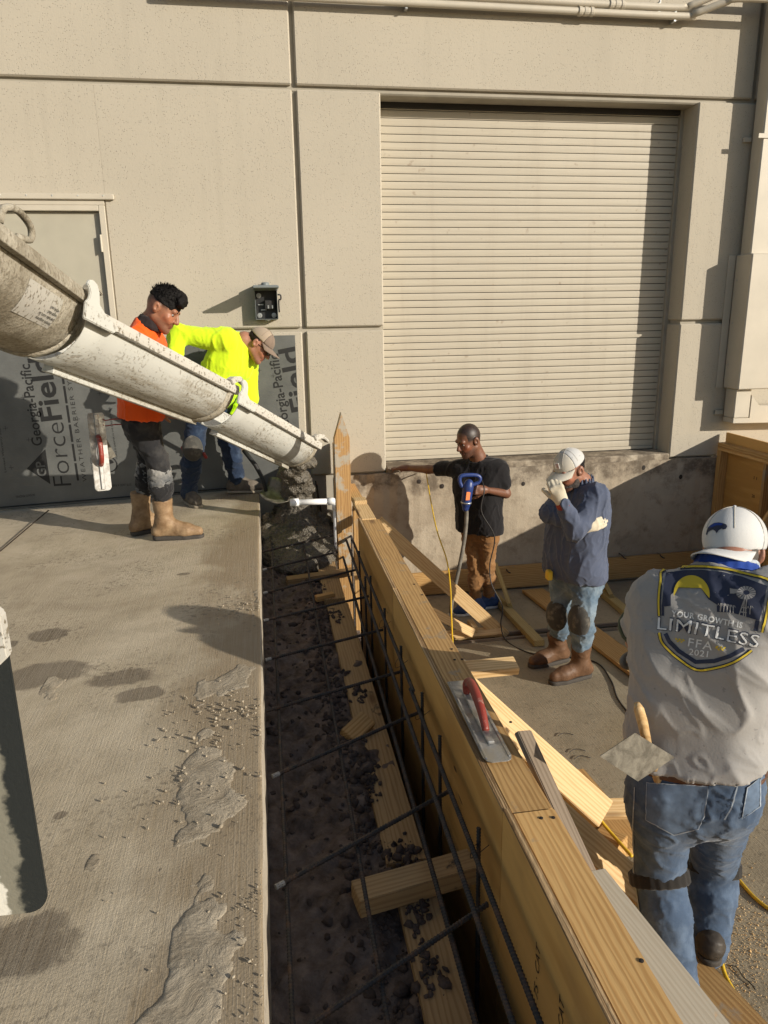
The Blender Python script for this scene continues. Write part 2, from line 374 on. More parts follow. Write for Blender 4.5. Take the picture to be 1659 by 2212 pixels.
col = b.mix(b.mask(m, .35, .65), (.235, .205, .15, 1), (.50, .46, .375, 1)); col = b.mix(b.math('MULTIPLY', b.mask(n, .5, .6), .7), col, (.19, .16, .115, 1))
b.done(col, .85, b.bump(n, .9, .012), spec=.15)
# barrier sheathing
b = NB('barrier_grey'); v = b.coord(); n = b.noise(v, 4, 5); c = b.noise(b.coord((1, 1, 3.5)), 13, 4, .6, 1.2)
b.done(b.mix(b.mask(n, .3, .7), (.088, .091, .087, 1), (.13, .133, .125, 1)), .42, b.bump(c, .35, .006), spec=.5)
plain('print_dark', (.011, .011, .011), .55)
plain('print_light', (.20, .205, .19), .5)
plain('ink', (.02, .014, .01), .8)
# mud flap
b = NB('flap_rubber'); v = b.coord(); sx = b.n('ShaderNodeSeparateXYZ'); b.l(v, sx.inputs[0])
e = b.noise(b.coord((1, 1, .5)), 9, 6, .6); f = b.noise(v, 90, 3)
q = b.math('ADD', sx.outputs[0], b.math('MULTIPLY', e, .16))
col = b.mix(b.mask(q, .372, .388), (.19, .18, .14, 1), (.013, .016, .016, 1)); col = b.mix(b.mask(q, .335, .342), (.62, .60, .53, 1), col)
b.done(col, .6, b.bump(f, .3, .004))
# cloth
def cloth(name, c, var=.1, rough=.9, weave=420, fade=None, fs=5, fl=.5, sheen=.15, spots=None):
    b = NB(name); v = b.coord(); n = b.noise(v, 4, 4); wv = b.noise(v, weave, 2); c = tuple(c[:3])
    col = b.mix(b.mask(n, .3, .7), tuple(x*(1-var) for x in c), tuple(min(1, x*(1+var)) for x in c)); col = b.mix(b.math('MULTIPLY', wv, .25), col, tuple(x*.6 for x in c))
    if fade is not None: col = b.mix(b.mask(b.noise(v, fs, 5, .6), fl, fl+.18), col, fade)
    if spots is not None: col = b.mix(b.mask(b.noise(v, 55, 3), .67, .70), col, spots)
    return b.done(col, rough, b.bump(wv, .3, .002), sheen=sheen, spec=.2)
cloth('hivis_orange', (.88, .11, .012), .04)
cloth('hivis_yellow', (.60, .85, .018), .04)
cloth('tee_black', (.012, .011, .012), .2)
cloth('shirt_blue', (.078, .095, .145), .12)
cloth('tee_grey', (.34, .328, .312), .06, weave=130, spots=(.25, .24, .232, 1))
cloth('denim', (.056, .088, .145), .2, fade=(.09, .13, .195, 1), fs=16, fl=.45, weave=150)
cloth('denim_dark', (.018, .032, .065), .25, fade=(.05, .075, .12, 1), fs=7, fl=.55)
cloth('denim_light', (.10, .15, .205), .2, fade=(.19, .245, .29, 1), fs=6, fl=.45)
cloth('denim_dusty', (.022, .022, .024), .25, fade=(.06, .058, .056, 1), fs=4, fl=.5)
cloth('denim_dusty_painted_sun', (.10, .105, .11), .25, fade=(.28, .275, .26, 1), fs=6, fl=.45)  # paler dusty denim: sunlight on the lower legs painted into the colour
cloth('canvas_brown', (.23, .115, .042), .15, fade=(.30, .17, .075, 1), fs=6)
cloth('cap_white', (.60, .60, .585), .08, weave=200)
cloth('cap_mesh_white', (.52, .52, .51), .08, weave=110, spots=(.3, .3, .3, 1))
cloth('cap_tan', (.22, .165, .125), .08)
cloth('cap_mesh_tan', (.36, .29, .215), .08, weave=160)
cloth('cap_cream', (.50, .47, .40), .06)
cloth('gaiter_dark', (.028, .02, .02), .3, fade=(.30, .20, .17, 1), fs=22, fl=.60)
cloth('gaiter_blue', (.02, .06, .30), .2)
cloth('gaiter_print', (.55, .58, .60), .1, fade=(.03, .09, .12, 1), fs=24, fl=.52)
cloth('glove_cotton', (.58, .52, .40), .1)
cloth('collar_olive', (.10, .105, .06), .1)
cloth('knee_pad', (.06, .058, .052), .3, fade=(.16, .145, .12, 1), fs=14, fl=.5)
cloth('strap_black', (.02, .018, .016), .1)
def leather(name, c, c2, r=.55):
    b = NB(name); v = b.coord(); n = b.noise(v, 12, 6, .65); f = b.noise(v, 130, 3)
    return b.done(b.mix(b.mask(n, .35, .65), c, c2), r, b.bump(f, .25, .002, b.bump(n, .2, .006)), spec=.3)
leather('boot_tan', (.17, .10, .05), (.33, .225, .13))
leather('boot_brown', (.085, .043, .022), (.155, .085, .047))
leather('shoe_grey', (.10, .082, .064), (.17, .145, .115), .8)
leather('shoe_dark', (.035, .028, .022), (.06, .05, .04))
leather('belt_leather', (.07, .03, .016), (.13, .06, .032))
plain('sneaker_blue', (.02, .05, .14), .6)
plain('sole_dark', (.05, .043, .036), .8)
plain('sole_light', (.33, .28, .21), .8)
plain('sole_white', (.6, .6, .58), .6)
plain('lens_dark', (.02, .008, .006), .12)
plain('eye_white', (.30, .27, .245), .4); plain('iris', (.03, .015, .01), .2)
b = NB('skin'); at = b.n('ShaderNodeAttribute'); at.attribute_name = 'Col'; n = b.noise(b.coord(), 90, 4)
col = b.mix(b.math('MULTIPLY', n, .25), at.outputs['Color'], (.12, .045, .03, 1), 'MULTIPLY') if False else b.mix(b.math('MULTIPLY', b.mask(n, .45, .7), .18), at.outputs['Color'], (.16, .06, .04, 1))
b.b.inputs['Subsurface Weight'].default_value = .08; b.b.inputs['Subsurface Radius'].default_value = (.012, .004, .002); b.b.inputs['Subsurface Scale'].default_value = .5
b.done(col, .48, b.bump(n, .12, .001), spec=.45)
def hairm(name, c):
    b = NB(name); n = b.noise(b.coord((1, 1, 1)), 120, 4, .7); m = b.noise(b.coord(), 45, 4)
    return b.done(b.mix(n, tuple(x*.4 for x in c), tuple(x*1.6 for x in c)), .6, b.bump(n, 1, .004, b.bump(m, .8, .01)), spec=.15)
hairm('hair_black', (.006, .005, .0045)); hairm('hair_grey', (.10, .09, .08)); hairm('hair_brown', (.02, .013, .009)); hairm('beard_grey', (.055, .047, .043))
MT = MATS
# ------------------------------------------------------------------ ground, slab, dock floor, trench
o = link('ground', mesh_from('ground', [(-300,-300,-1.9),(300,-300,-1.9),(300,300,-1.9),(-300,300,-1.9)], [(0,1,2,3)]), MT['subgrade']); tag(o, kind='structure')
# upper slab, broomed concrete, drains gently to the left
def grid_me(xs, ys, zf):
    X, Y = np.meshgrid(xs, ys, indexing='ij'); Zv = zf(X, Y); v = np.stack([X, Y, Zv], -1).reshape(-1, 3)
    nx, ny = len(xs), len(ys); i, j = np.meshgrid(np.arange(nx-1), np.arange(ny-1), indexing='ij'); a = (i*ny+j).ravel()
    f = np.stack([a, a+ny, a+ny+1, a+1], 1); return v, f
def np_mesh(name, v, f):
    me = bpy.data.meshes.new(name); me.vertices.add(len(v)); me.vertices.foreach_set('co', np.asarray(v, np.float32).ravel())
    f = np.asarray(f, np.int32); k = f.shape[1]; me.loops.add(f.size); me.loops.foreach_set('vertex_index', f.ravel())
    me.polygons.add(len(f)); me.polygons.foreach_set('loop_start', np.arange(0, f.size, k, dtype=np.int32)); me.update(calc_edges=True); me.validate(); return me
SE = -.072
wn1 = WaveNoise(3, 30, 16); wn2 = WaveNoise(4, 90, 16); wn3 = WaveNoise(6, 3.1, 12); wn4 = WaveNoise(8, 11, 14)
def pt3(X, Y): return np.stack([X.ravel(), Y.ravel(), np.zeros(X.size)], 1)
ys = np.arange(-3.99, 6.905, .03); prof = [(-8, 0)]
edge_n = wn1(np.stack([np.zeros(len(ys)), ys, np.zeros(len(ys))], 1))*.0022 + wn4(np.stack([np.zeros(len(ys)), ys, np.zeros(len(ys))], 1))*.0015
rows = [(-8, None), (-2.4, None), (-1.0, None), (-.3, None), (SE-.02, None)]
vv = []; 
for k, yv in enumerate(ys):
    for x, _ in rows: vv.append((x, yv, slab_z(x)))
    e = edge_n[k]; vv += [(SE-.004+e*.3, yv, -.001), (SE+e, yv, -.010+e*.8), (SE+e*.6, yv, -.2), (SE, yv, -.45)]
nr = len(rows)+4; ff = [(k*nr+i, k*nr+i+1, (k+1)*nr+i+1, (k+1)*nr+i) for k in range(len(ys)-1) for i in range(nr-1)]
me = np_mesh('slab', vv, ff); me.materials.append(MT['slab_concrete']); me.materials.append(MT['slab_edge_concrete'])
mi = np.array([0 if i < 5 else 1 for k in range(len(ys)-1) for i in range(nr-1)], np.int32); me.polygons.foreach_set('material_index', mi)
slab = link('concrete_slab', me); tag(slab, kind='structure')
# tooled joint across the slab at the left (slot drawn as a shallow strip) 
a, c = PZ(0, 1192, -.06), PZ(105, 1103, -.045)
o = board('control_joint', a+Vector((0,0,.003)), c+Vector((0,0,.003)), .012, .004, MT['subgrade'], parent=None, bev=.0005); o.parent = slab; 
# dried mud and washed-out mortar along the trench edge
xs = np.arange(-1.05, SE-.012, .008); yy = np.arange(1.15, 5.2, .010)
def mudz(X, Y):
    p = pt3(X, Y); d = (SE-X)
    n = wn3(p).reshape(X.shape); m = wn4(p).reshape(X.shape); s = wn1(p).reshape(X.shape); t = wn2(p).reshape(X.shape)
    band = np.exp(-((d-.20-.10*np.sin(Y*2.3+.6))/.17)**2)
    blob = np.exp(-(((X+.33)/.14)**2+((Y-2.25)/.42)**2)) + .5*np.exp(-(((X+.30)/.12)**2+((Y-1.45)/.28)**2)) + .7*np.exp(-(((X+.17)/.13)**2+((Y-3.15)/.3)**2)) + .4*np.exp(-(((X+.05)/.06)**2+((Y-4.0)/.5)**2))
    h = (.013*blob + .006*band)*(1+.6*n) - .0112 + .0048*m + .0014*s + .0007*t
    h = np.where(h > 0, np.minimum(h, .002+.35*h)+.0005*np.sin(h*2600), h)         # terraced smears
    return np.where(h > 0, h+.001, -.004) - .04*np.maximum(0, SE-X)
v, f = grid_me(xs, yy, mudz); keep = (v[f][:, :, 2] - (-.04*np.maximum(0, SE-v[f][:, :, 0]))).max(1) > .0005
o = link('dried_mud', np_mesh('mud', v, f[keep]), MT['dried_mud'], smooth=True)
tag(o, 'thin ridged smears of dried mud on the slab beside the trench', 'mud', kind='stuff')
# crumbs on the slab
def crumbs(name, pts, sizes, mat, label, cat):
    bm = bmesh.new(); r = random.Random(4)
    for p, s in zip(pts, sizes):
        m = Matrix.Translation(p) @ Matrix.Rotation(r.uniform(0, 6), 4, 'Z') @ Matrix.Rotation(r.uniform(0, 6), 4, 'X') @ Matrix.Diagonal((s*r.uniform(.7, 1.4), s, s*r.uniform(.5, .9), 1))
        g = bmesh.ops.create_icosphere(bm, subdivisions=1, radius=1, matrix=m)
        for q in g['verts']: q.co += Vector((r.uniform(-.3, .3), r.uniform(-.3, .3), r.uniform(-.3, .3)))*s
    o = link(name, bm_mesh(name, bm), mat, smooth=True); tag(o, label, cat, kind='stuff'); return o
pts = []; sz = []
for c0, sp, n in ((PZ(480, 1555, 0), .12, 170), (PZ(520, 1310, 0), .08, 60), (PZ(430, 1720, 0), .18, 70), (PZ(550, 1960, 0), .05, 60), (PZ(520, 2150, 0), .06, 50)):
    for _ in range(n):
        x = min(SE-.01, c0.x+rng.gauss(0, sp)); y = c0.y+rng.gauss(0, sp*1.1); s = (abs(rng.gauss(.0022, .002))+.0012)*(.6 if y < 2 else 1); pts.append(Vector((x, y, slab_z(x)+s*.6+.004))); sz.append(s)
crumbs('concrete_crumbs', pts, sz, MT['dried_mud'], 'small crumbs of dried concrete scattered on the slab by the trench', 'crumbs')

# dock floor: two pours with a drain slot between them
def floor_sheet(name, y0, y1, x0=.66, x1=14):
    vs = [(x0, y0, floor_z(y0)), (x1, y0, floor_z(y0)), (x1, y1, floor_z(y1)), (x0, y1, floor_z(y1))]
    vs += [(x, y, z-.18) for x, y, z in vs]
    o = link(name, mesh_from(name, vs, [(0,1,2,3),(4,7,6,5),(0,4,5,1),(2,6,7,3),(1,5,6,2),(3,7,4,0)]), MT['dock_floor']); return tag(o, kind='structure')
DY0, DY1 = 5.48, 5.63
floor_sheet('dock_floor', -4, DY0); floor_sheet('dock_floor', DY1, 6.9)
o = box('drain_bed', (.86, DY0-.02, floor_z(5.5)-.30), (14, DY1+.02, floor_z(5.5)-.07), MT['subgrade']); tag(o, kind='structure')
for yv in (DY0+.012, DY1-.012):
    o = board('drain_edging', (1.2, yv, floor_z(yv)+.004), (13, yv, floor_z(yv)+.004), .022, .03, MT['wood_grey']); o['kind'] = 'structure'

# trench: rough soil
TX0, TX1 = SE-.01, .70
xs = np.arange(TX0, TX1+.001, .012); yy = np.arange(.3, 6.89, .012)
def soilz(X, Y):
    p = pt3(X, Y); n = wn3(p).reshape(X.shape); m = wn4(p).reshape(X.shape); s = wn1(p).reshape(X.shape); t = wn2(p).reshape(X.shape)
    z = -.395 + .012*n + .013*m + .010*np.abs(s)*1.3 + .0055*t
    lim = .36 - .02*(Y-3)/3 + .02*n
    z -= np.clip((X-(.485+.01*n))/.05, 0, 1)*.62                # deep gap beside the form
    z += np.exp(-((X-SE)/.05)**2)*.03
    return z
v, f = grid_me(xs, yy, soilz); o = link('trench_soil', np_mesh('soil', v, f), MT['soil'], smooth=True); tag(o, kind='structure')
pts = []; sz = []
for _ in range(1500):
    x = rng.choice((rng.uniform(-.05, .42), rng.gauss(.29, .05), rng.gauss(.29, .05))); x = min(.46, max(-.05, x)); y = rng.uniform(.9, 6.0); s = min(.04, abs(rng.gauss(0, .009))+.003); pts.append(Vector((x, y, 0))); sz.append(s)
qz = soilz(np.array([[p.x for p in pts]]), np.array([[p.y for p in pts]]))[0]
for p, z_, s in zip(pts, qz, sz): p.z = float(z_)+s*.2
crumbs('soil_clods', pts, sz, MT['clod'], 'dark crumbly clods of soil in the trench under the rebar', 'soil')

# ------------------------------------------------------------------ the building
B = empty('warehouse_building', (0, WY, 0), 'beige tilt-up concrete warehouse wall with recessed joints', 'building')
def bpart(name, lo, hi, mat, bev=.012):
    o = box(name, (lo[0], lo[1]-WY, lo[2]), (hi[0], hi[1]-WY, hi[2]), MT[mat], None, bev); o.parent = B; return o
J1, J2 = 1.434, 3.40; G = .017; JX = .412; DL, DR = 1.145, 4.092; SILL = .143
LX, RX = -9, 13; TH = .34
DOORX0, DOORX1, DOORZ = -2.28, -1.20, 2.47
yb = WY+TH
bpart('wall_core', (LX, WY+.04, J2-.03), (RX, yb+.1, 6.5), 'groove_paint')
bpart('wall_core', (LX, WY+.04, -1.9), (DOORX0, yb+.1, J2-.03), 'groove_paint', .001)
bpart('wall_core', (DOORX1, WY+.04, -1.9), (DL-.02, yb+.1, J2-.03), 'groove_paint', .001)
bpart('wall_core', (DR+.02, WY+.04, -1.9), (RX, yb+.1, J2-.03), 'groove_paint', .001)
bpart('wall_core', (DOORX0, WY+.04, DOORZ+.02), (DOORX1, yb+.09, J2-.035), 'groove_paint', .001)
def panel(x0, z0, x1, z1, d=TH): return bpart('wall_panel', (x0, WY, z0), (x1, WY+d, z1), 'wall_paint')
panel(LX, J2+G, JX-G, 6.5, .06); panel(JX+G, J2+G, 4.62, 6.5, .06); panel(4.62+2*G, J2+G, RX, 6.5, .06)
bpart('lintel_soffit', (DL, WY+.05, J2-.012), (DR, yb, J2+.02), 'wall_paint', .003)
panel(LX, J1+G, DOORX0-.001, J2-G, .06); bpart("wall_panel", (DOORX0-.012, WY+.0008, DOORZ+.06), (DOORX1+.012, WY+.06, J2-G-.002), "wall_paint", .002); panel(DOORX1+.001, J1+G, JX-G, J2-G, .06)
panel(LX, -.4, DOORX0-.001, J1-G, .06); panel(DOORX1+.001, -.4, JX-G, J1-G, .06)
panel(JX+G, J1+G, DL, J2-G); panel(JX+G, .085, DL, J1-G)
panel(DR, J1+G, RX, J2-G); panel(DR, .085, RX, J1-G)
# lower dock wall of old stained concrete, slightly proud, with a worn ledge under the door
bm = bmesh.new(); box_bm(bm, (.72, WY-.035-WY, -1.6), (RX, .06, .075)); bmesh.ops.subdivide_edges(bm, edges=[e for e in bm.edges if abs(e.verts[0].co.x-e.verts[1].co.x) > 5], cuts=160)
for q in bm.verts:
    if q.co.z > 0: q.co.z += rng.gauss(0, .006); q.co.y += rng.gauss(0, .004)
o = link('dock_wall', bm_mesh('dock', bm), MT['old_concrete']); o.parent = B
bpart('door_sill', (DL+.001, WY-.02, .05), (DR-.001, yb-.02, SILL-.012), 'old_concrete', .014)
# bolt holes and rusty stubs on the dock wall
for k, (px, py) in enumerate(((1222, 1035), (955, 1050), (1470, 1030), (905, 1040), (1130, 1045), (1390, 1010))):
    p = P(px, py, WY-.036); o = link('chipped_hole', lathe_me([(.016, 0), (.02, .004), (.004, .006)], 9), MT['ink']); o.rotation_euler = (math.pi/2, 0, 0); o.location = (p.x, -.036, p.z); o.scale = (1, rng.uniform(.7, 1.6), 1); o.parent = B
for px, py in ((1090, 1226), (1285, 1205), (1420, 1195), (1338, 1196)):
    p = P(px, py, WY-.036); t_ = tube('steel_stub', [p+Vector((0, .03, 0)), p+Vector((0, -.05, .0)), p+Vector((.012, -.085, -.02)), p+Vector((.03, -.1, -.025))], .006, MT['rebar_steel'], B, 6, 3)
# conduits run along the top -> separate things below
# rust streak strip
p = P(690, 870, WY)
# ------------------------------------------------------------------ roll-up door
RD = empty('roll_up_door', ((DL+DR)/2, WY+.29, SILL), 'large beige slatted roll-up steel door in the recessed bay', 'door')
RDW = DR-DL
prof = []; pitch = .0655
for k in range(7):
    t = k/6; prof.append((-.012-.002*math.sin(math.pi*t)**.5, t*(pitch-.0062)))
prof += [(.006, pitch-.0062), (.006, 0)]
vs = []; n = len(prof)
for x in (-RDW/2+.035, RDW/2-.035):
    for (y, z) in prof: vs.append((x, y, z))
fs = [(i, (i+1) % n, n+(i+1) % n, n+i) for i in range(n)] + [tuple(range(n-1, -1, -1)), tuple(range(n, 2*n))]
slat_me = mesh_from('slat', vs, fs); slat_me.materials.append(MT['slat_paint'])
nsl = int((J2-.012-SILL-.03)/pitch)+1
for k in range(nsl):
    o = bpy.data.objects.new('slat', slat_me); COL.objects.link(o); o.parent = RD; o.location = (0, rng.uniform(-.0006, .0006), .03+k*pitch)
box('bottom_bar', (-RDW/2+.04, -.028, -.004), (RDW/2-.04, .012, .0275), MT['slat_paint'], RD)
box('weather_seal', (-RDW/2+.04, -.016, -.012), (RDW/2-.04, .008, -.0045), MT['rubber_black'], RD, .002)
box('curtain_back', (-RDW/2+.02, .012, -.01), (RDW/2-.02, .03, J2-SILL+.02), MT['dark_gap'], RD, .001)
for s in (-1, 1):
    box('door_guide', (s*RDW/2-.034, -.05, -.012), (s*RDW/2+.034, .011, J2-SILL-.014), MT['groove_paint'], RD, .003) if s > 0 else box('door_guide', (-RDW/2+.0, -.05, -.012), (-RDW/2+.034, .011, J2-SILL-.014), MT['groove_paint'], RD, .003)
box('door_hood', (-RDW/2+.04, -.045, J2-SILL-.075), (RDW/2-.04, .005, J2-SILL-.016), MT['dark_gap'], RD, .004)
# ------------------------------------------------------------------ man door at the left
MD = empty('steel_door', ((DOORX0+DOORX1)/2, WY, slab_z(-1.7)), 'plain beige steel door behind the concrete chute', 'door'); dz = -slab_z(-1.7); cx = (DOORX0+DOORX1)/2
def md(name, lo, hi, mat, bev=.004, par=None):
    o = box(name, (lo[0]-cx, lo[1]-WY, lo[2]+dz), (hi[0]-cx, hi[1]-WY, hi[2]+dz), MT[mat], None, bev); o.parent = par or MD; return o
md('door_leaf', (DOORX0+.055, WY+.035, -.06), (DOORX1-.055, WY+.08, DOORZ-.05), 'door_paint')
md('frame_side', (DOORX1-.050, WY-.012, -.08), (DOORX1+.0, WY+.10, DOORZ), 'cream_metal'); md('frame_side', (DOORX0, WY-.012, -.08), (DOORX0+.050, WY+.10, DOORZ), 'cream_metal')
md('frame_head', (DOORX0+.051, WY-.011, DOORZ-.045), (DOORX1-.051, WY+.10, DOORZ+.0), 'cream_metal')
dc = md('drip_cap', (DOORX0-.1, WY-.035, DOORZ+.04), (DOORX1+.085, WY-.001, DOORZ+.085), 'cream_metal', .006)
for k in range(5):
    o = link('rivet', lathe_me([(.006, 0), (.006, .002), (.002, .004)], 8), MT['zinc']); o.parent = dc; o.rotation_euler = (math.pi/2, 0, 0); o.location = (.55-k*.2, -.017, .006)
md('frame_return', (DOORX0, WY-.01, DOORZ+.001), (DOORX1, WY+.02, DOORZ+.039), 'cream_metal', .002)
hg = md('hinge', (DOORX1-.058, WY-.012, 2.10), (DOORX1-.044, WY+.034, 2.24), 'cream_metal', .002)
o = link('hinge_pin', lathe_me([(.008, -.068), (.008, .068)], 10), MT['cream_metal'], smooth=False); o.parent = hg; o.location = (-.006, -.026, 0)
# ------------------------------------------------------------------ electrical box
EB = empty('disconnect_box', P(577, 690, WY), 'small open grey electrical disconnect box screwed to the wall', 'electrical box')
c0 = P(577, 690, WY); e0 = Vector((c0.x, WY, c0.z))
EB.location = e0
W2, HH, DD = .098, .245, .105
box('back_plate', (-W2, -.008, 0), (W2, -.001, HH), MT['box_inside'], EB, .001)
box('side_wall', (-W2, -DD, 0), (-W2+.004, -.0085, HH), MT['grey_paint'], EB, .001); box('side_wall', (W2-.004, -DD, 0), (W2, -.0085, HH), MT['grey_paint'], EB, .001)
box('bottom_wall', (-W2+.0045, -DD, 0), (W2-.0045, -.0085, .004), MT['grey_paint'], EB, .001)
tp = box('top_hood', (-W2-.008, -DD-.01, HH+.001), (W2+.008, -.001, HH+.045), MT['grey_paint'], EB, .004)
lid = box('lid', (-W2-.01, -DD-.29, HH+.012), (W2+.01, -DD-.011, HH+.03), MT['grey_paint'], EB, .004)
o = link('hub', lathe_me([(.036, 0), (.036, .016), (.03, .024), (.008, .026)], 18), MT['grey_paint'], smooth=False); o.parent = tp; o.location = (0, 0, .022)
br = box('breaker', (-.015, -.062, .085), (.075, -.0085, .165), MT['rubber_black'], EB, .006)
for x in (.008, .045): 
    o = box('terminal', (x, -.07, .092), (x+.014, -.0625, .122), MT['zinc'], EB, .002)
for (x, z) in ((-.075, .122), (-.05, .078)): box('bus_bar', (x, -.02, z), (x+.05, -.0085, z+.011), MT['zinc'], EB, .002)
for (x, z) in ((-.062, .035), (.064, .035), (-.062, HH-.04)):
    o = link('knockout', lathe_me([(.022, 0), (.021, .003), (.007, .004), (.006, .001)], 16), MT['zinc']); o.parent = EB; o.rotation_euler = (math.pi/2, 0, 0); o.location = (x, -.0085, z)
o = link('bottom_hub', lathe_me([(.022, -.012), (.024, 0)], 14), MT['zinc']); o.parent = EB; o.location = (.005, -.06, -.001)
tube('switch_handle', [e0+Vector((W2+.004, -.05, .21)), e0+Vector((W2+.03, -.05, .205)), e0+Vector((W2+.03, -.05, .17)), e0+Vector((W2+.012, -.05, .16)), e0+Vector((W2+.012, -.05, .06))], .007, MT['rubber_black'], EB, 8, 3)
# ------------------------------------------------------------------ conduits at the top
def conduit(name, pts, r, label, cps, straps, path=5):
    t = empty(name, pts[0], label, 'conduit', 'conduits along the top of the wall')
    tube('pipe', smooth_path(pts, path), r, MT['cream_metal'], t, 14)
    d = (pts[1]-pts[0]).normalized()
    for c in cps:
        prof = [(r*1.05, -.07), (r*1.28, -.065), (r*1.28, -.04), (r*1.12, -.036), (r*1.12, -.02), (r*1.25, -.016), (r*1.25, .016), (r*1.12, .02), (r*1.12, .036), (r*1.28, .04), (r*1.28, .065), (r*1.05, .07)]
        o = link('coupling', lathe_me(prof, 16), MT['cream_metal'], smooth=False); frame_obj(o, c, Vector((0, 0, 1)), d, t)
    for c in straps:
        o = box('strap', Vector((-.012, -.0, -r*1.5))+Vector(c)-t.location, Vector((.012, .075, r*1.5))+Vector(c)-t.location, MT['zinc'], t, .003)
        o2 = link('bolt', lathe_me([(.008, 0), (.008, .03)], 8), MT['zinc']); o2.parent = t; o2.location = Vector(c)+Vector((0, -.0, r*1.2))-t.location
yc = WY-.075; zl = P(1100, 17, yc).z; zu = P(1250, 6, yc).z
xk = P(1380, 30, yc).x
lowp = [Vector((-.6, yc, zl)), Vector((xk+.32, yc, zl)), Vector((xk+.5, yc-.03, zl+.015)), Vector((xk+.72, yc-.12, zl+.075)), Vector((xk+.95, yc-.17, zl+.1)), Vector((xk+2.4, yc-.17, zl+.1))]
conduit('conduit', [lowp[0], (lowp[0]+lowp[1])/2]+lowp[1:], .029, 'lower beige conduit clamped to the top of the wall', [Vector((P(1265, 29, yc).x, yc, zl))], [Vector((P(878, 6, yc).x, yc, zl)), Vector((P(1458, 42, yc).x, yc-.004, zl))])
upp = [Vector((1.3, yc, zu)), Vector((xk+.30, yc, zu)), Vector((xk+.48, yc-.03, zu+.02)), Vector((xk+.75, yc-.12, zu+.11)), Vector((xk+1.0, yc-.17, zu+.15)), Vector((xk+2.4, yc-.17, zu+.15))]
conduit('conduit', [upp[0], (upp[0]+upp[1])/2]+upp[1:], .029, 'upper beige conduit running above the other one', [Vector((P(1332, 8, yc).x, yc, zu))], [Vector((P(1425, 15, yc).x, yc, zu))])
# ------------------------------------------------------------------ downspout with guard
DSX = P(1605, 545, WY-.12).x
DS = empty('downspout', (DSX, WY, .5), 'beige boxed downspout with screwed guard and bottom elbow on the wall', 'downspout')
xs0 = DSX; 
box('leader_pipe', (.03, -.19, .9), (.30, -.03, 5.6), MT['cream_metal'], DS, .012)
gz0, gz1 = P(1560, 842, WY-.2).z-.5, P(1583, 548, WY-.2).z-.5
gd = box('guard_box', (.005, -.26, gz0), (.36, -.012, gz1), MT['cream_metal'], DS, .01)
fl = box('guard_flange', (-.07, -.012, gz0), (.004, -.001, gz1), MT['cream_metal'], DS, .002)
for k in range(3):
    o = link('screw', lathe_me([(.009, 0), (.009, .004), (.003, .006)], 8), MT['zinc']); o.parent = gd; o.rotation_euler = (0, -math.pi/2, 0); o.location = (-.177, .07, (-.4+.4*k))
bz0 = P(1575, 915, WY-.2).z-.5
box('elbow_drop', (.03, -.20, bz0+.05), (.20, -.03, gz0-.001), MT['cream_metal'], DS, .008)
me = extrude_me([(.03, bz0), (.95, bz0-.02), (.95, bz0+.15), (.30, bz0+.17), (.205, bz0+.28), (.205, bz0+.049), (.03, bz0+.049)], .17, .004)
o = link('elbow_outlet', me, MT['cream_metal']); o.parent = DS; o.rotation_euler = (math.pi/2, 0, 0); o.location = (0, -.115, 0)
sz = P(1622, 298, WY-.1).z-.5
st = box('pipe_strap', (-.02, -.2, sz-.02), (.31, -.191, sz+.02), MT['cream_metal'], DS, .002); box('strap_ear', (-.045, -.03, sz-.02), (.029, -.001, sz+.02), MT['cream_metal'], DS, .002)
box('clip', (-.06, -.03, bz0+.07), (.029, -.001, bz0+.115), MT['zinc'], DS, .003)
# ------------------------------------------------------------------ weather barrier board with its print
def text_me(s, size, spacing=1.0, bold=0.0, res=3):
    cu = bpy.data.curves.new('t', 'FONT'); cu.body = s; cu.size = size; cu.space_character = spacing; cu.offset = bold; cu.resolution_u = res; cu.fill_mode = 'FRONT'
    ob = bpy.data.objects.new('t', cu); COL.objects.link(ob); dg = bpy.context.evaluated_depsgraph_get(); dg.update()
    me = bpy.data.meshes.new_from_object(ob.evaluated_get(dg)); bpy.data.objects.remove(ob); me.materials.clear(); return me
def fit_text(s, L, Hc, **kw):           # scaled so the run is L long and capitals are Hc high, origin at lower left
    me = text_me(s, 1, **kw); co = np.empty(len(me.vertices)*3); me.vertices.foreach_get('co', co); co = co.reshape(-1, 3)
    mn = co.min(0); mx = co.max(0); sx = L/(mx[0]-mn[0]); capm = text_me('H', 1); cc = max(v.co.y for v in capm.vertices)
    co[:, 0] = (co[:, 0]-mn[0])*sx; co[:, 1] *= Hc/cc; me.vertices.foreach_set('co', co.ravel()); me.update(); return me
BZ0, BZ1 = -.10, P(637, 724, WY-.02).z; BX1 = P(637, 724, WY-.02).x; BX0 = BX1-2.44*1.25
WB = empty('barrier_board', (BX1, WY, 0), 'grey printed weather barrier sheathing board against the wall under the steel door', 'board')
yb0 = WY-.022
me = mesh_from('sheet', [(BX0, yb0, slab_z(BX0)+.012), (BX1, yb0, .0), (BX1, yb0, BZ1), (BX0, yb0, BZ1), (BX0, WY-.004, slab_z(BX0)+.012), (BX1, WY-.004, .0), (BX1, WY-.004, BZ1), (BX0, WY-.004, BZ1)], [(0,1,2,3),(7,6,5,4),(0,4,5,1),(1,5,6,2),(2,6,7,3),(3,7,4,0)])
sheet = child_local(link('sheathing', me, MT['barrier_grey']), WB)
tube('bottom_trim', [Vector((BX0, yb0-.008, slab_z(BX0)+.035)), Vector((BX1, yb0-.008, .032))], .006, MT['print_dark'], WB, 6)
